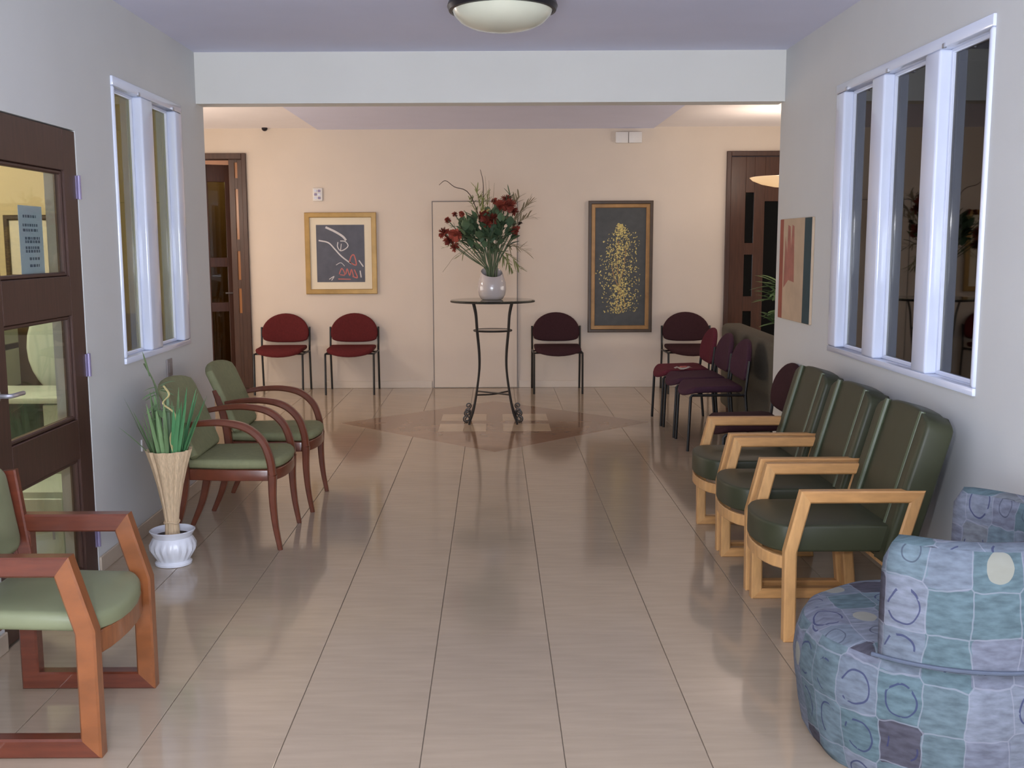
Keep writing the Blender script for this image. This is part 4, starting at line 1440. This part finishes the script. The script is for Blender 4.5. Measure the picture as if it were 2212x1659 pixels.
bm = B()
for pts, wd in [([(0.05, 0.27), (0.25, 0.31), (0.38, 0.42), (0.52, 0.55), (0.72, 0.68)], 0.014), ([(0.2, 0.04), (0.4, 0.12), (0.55, 0.2), (0.62, 0.27)], 0.022), ([(0.45, 0.3), (0.44, 0.38), (0.5, 0.45), (0.6, 0.42), (0.66, 0.36), (0.6, 0.29), (0.5, 0.28)], 0.01),
                ([(0.5, 0.45), (0.52, 0.33)], 0.008), ([(0.88, 0.62), (0.97, 0.73)], 0.012), ([(0.4, 0.7), (0.5, 0.66), (0.58, 0.72)], 0.006), ([(0.9, 0.8), (0.92, 0.92)], 0.012), ([(0.25, 0.95), (0.35, 0.9), (0.3, 0.97)], 0.008)]:
    ribbon(bm, pts, wd)
link('print_lines', bm, M['inkw'], t, smooth=0)['label'] = 'white strokes'
bm = B()
for pts, wd in [([(0.68, 0.65), (0.72, 0.55), (0.78, 0.53), (0.82, 0.7), (0.68, 0.65)], 0.012), ([(0.46, 0.86), (0.52, 0.76), (0.58, 0.87), (0.48, 0.87)], 0.010), ([(0.6, 0.86), (0.63, 0.77), (0.68, 0.88), (0.72, 0.78), (0.76, 0.9)], 0.011), ([(0.78, 0.78), (0.84, 0.92), (0.74, 0.9)], 0.012), ([(0.44, 0.945), (0.7, 0.95)], 0.010)]:
    ribbon(bm, pts, wd)
link('print_lines', bm, M['inkr'], t, smooth=0)['label'] = 'coral strokes'

# tall gold tree picture
t = thing('tree_picture', 'tall dark picture of a golden tree in a bronze frame on cream wall', 'picture', (1.320, YB, 0.585))
W_, H_ = 0.672, 1.365
link('frame', frame_of(B(), -0.04, -W_ / 2, W_ / 2, 0, H_, 0.034, 0.04), M['bronze'], t)
link('inner_frame', frame_of(B(), -0.030, -W_ / 2 + 0.03, W_ / 2 - 0.03, 0.03, H_ - 0.03, 0.042, 0.026), M['goldin'], t)
link('panel', box(B(), (-W_ / 2 + 0.06, -0.014, 0.06), (W_ / 2 - 0.06, -0.004, H_ - 0.06)), M['charc'], t, smooth=0)
bm = B()
for k in range(1100):
    z = random.uniform(0.20, 1.13)
    f = (z - 0.22) / 0.91
    hw = (0.07 + 0.125 * math.sin(PI * min(1, f * 0.85 + 0.14)) ** 0.7) * (0.95 + 0.10 * math.sin(17 * f) + 0.05 * math.sin(41 * f + 1))
    if f > 0.9:
        hw *= 0.5
    x = max(-1.15, min(1.15, random.gauss(0, 0.6))) * hw - 0.005 + 0.02 * math.sin(9 * f)
    if random.random() < 0.25 and f < 0.5:
        x *= 0.5
    s = random.uniform(0.005, 0.013)
    a = random.uniform(0, PI)
    c, sn = math.cos(a), math.sin(a)
    vs_ = []
    for u, v in ((s, 0), (0, s * 0.55), (-s, 0), (0, -s * 0.55)):
        vs_.append(bm.verts.new((x + u * c - v * sn, -0.0148 - random.uniform(0, 0.0008), z + u * sn + v * c)))
    bm.faces.new(vs_)
o = link('gold_flecks', bm, M['goldleaf'], t, smooth=0)
o['kind'] = 'stuff'
bm = B()
for pts in ([(0.02, 0.22), (0.0, 0.45), (-0.03, 0.7), (-0.02, 0.95)], [(-0.04, 0.22), (-0.01, 0.45), (0.04, 0.7), (0.06, 0.9)], [(0.06, 0.24), (0.03, 0.4), (-0.05, 0.55), (-0.09, 0.7)]):
    P = smooth_path([(x, -0.0146, z) for x, z in pts], 6)
    rings(bm, sweep_rings(P, [(0.004, -0.0003), (0.004, 0.0003), (-0.004, 0.0003), (-0.004, -0.0003)], (0, 1, 0)))
link('branches', bm, M['goldin'], t, smooth=0)

# small white devices
t = thing('thermostat', 'small white device with grille on the cream wall above the gold-framed print', 'device', (-1.823, YB, 1.960))
link('body', box(B(), (-0.05, -0.022, 0), (0.05, 0, 0.135), 0.006, 2), M['white'], t)
for r in range(3):
    for k in range(2):
        link('button', box(B(), (-0.034 + k * 0.038, -0.026, 0.02 + r * 0.036), (-0.006 + k * 0.038, -0.021, 0.044 + r * 0.036), 0.003, 1), M['hinge'] if (r + k) % 2 else M['alu'], t)
t = thing('alarm_box', 'white double alarm box high on the cream wall under the ceiling', 'alarm', (1.39, YB, 2.535))
link('body', box(B(), (-0.135, -0.05, 0), (-0.005, 0, 0.11), 0.006, 2), M['white'], t)
link('body', box(B(), (0.0, -0.055, 0.0), (0.135, 0, 0.11), 0.006, 2), M['white'], t)
t = thing('ceiling_sensor', 'tiny dark sensor where cream wall meets ceiling near the dark doorway', 'sensor', (-2.34, YB - 0.06, 2.70))
link('body', lathe(B(), [(0.03, 0), (0.03, -0.015), (0.018, -0.03), (0.005, -0.034)], 16), M['bronzelamp'], t)

# abstract canvas on the right wall
t = thing('abstract_canvas', 'unframed beige canvas with salmon strokes and dark teal band by the window', 'painting', (XR, 6.225, 1.043))
link('canvas', box(B(), (-0.016, -0.325, 0), (0, 0.325, 0.607), 0.002, 1), M['canvas'], t)


def paint(m, poly, label):
    bm = B()
    rings(bm, [[Vector((x, y, z)) for y, z in poly] for x in (-0.0158, -0.0166)])
    o = link('paint_patch', bm, m, t, smooth=0)
    o['label'] = label


paint(M['teal'], [(-0.324, 0.002), (-0.185, 0.002), (-0.19, 0.605), (-0.324, 0.605)], 'dark teal band')
paint(M['rust'], [(0.24, 0.002), (0.324, 0.002), (0.324, 0.605), (0.25, 0.605)], 'rust red band')
paint(M['salmon'], [(0.22, 0.19), (0.12, 0.24), (0.0, 0.23), (0.02, 0.56), (0.06, 0.57), (0.08, 0.42), (0.1, 0.56), (0.15, 0.57), (0.16, 0.4), (0.2, 0.5)], 'salmon brush strokes')

# ceiling bowl lamp
t = thing('ceiling_lamp', 'frosted glass bowl ceiling lamp with dark bronze rim', 'lamp', (0.045, 5.05, ZC))
link('ceiling_plate', lathe(B(), [(0.12, 0), (0.12, -0.02), (0.05, -0.04)], 32), M['bronzelamp'], t)
link('rim', lathe(B(), [(0.225, -0.055), (0.252, -0.06), (0.258, -0.078), (0.250, -0.098), (0.236, -0.10), (0.228, -0.085)], 56), M['bronzelamp'], t)
link('glass_bowl', lathe(B(), [(0.238, -0.085), (0.224, -0.118), (0.194, -0.147), (0.15, -0.168), (0.09, -0.182), (0.03, -0.187), (0.004, -0.187)], 56), M['frost'], t)
link('stem', tube(B(), [(0, 0, -0.03), (0, 0, -0.18)], 0.01, 8), M['bronzelamp'], t)
for k in range(3):
    a = 2 * PI * k / 3 + PI / 2
    link('arm', tube(B(), [(0.04 * math.cos(a), 0.04 * math.sin(a), -0.035), (0.235 * math.cos(a), 0.235 * math.sin(a), -0.07)], 0.006, 6), M['bronzelamp'], t)
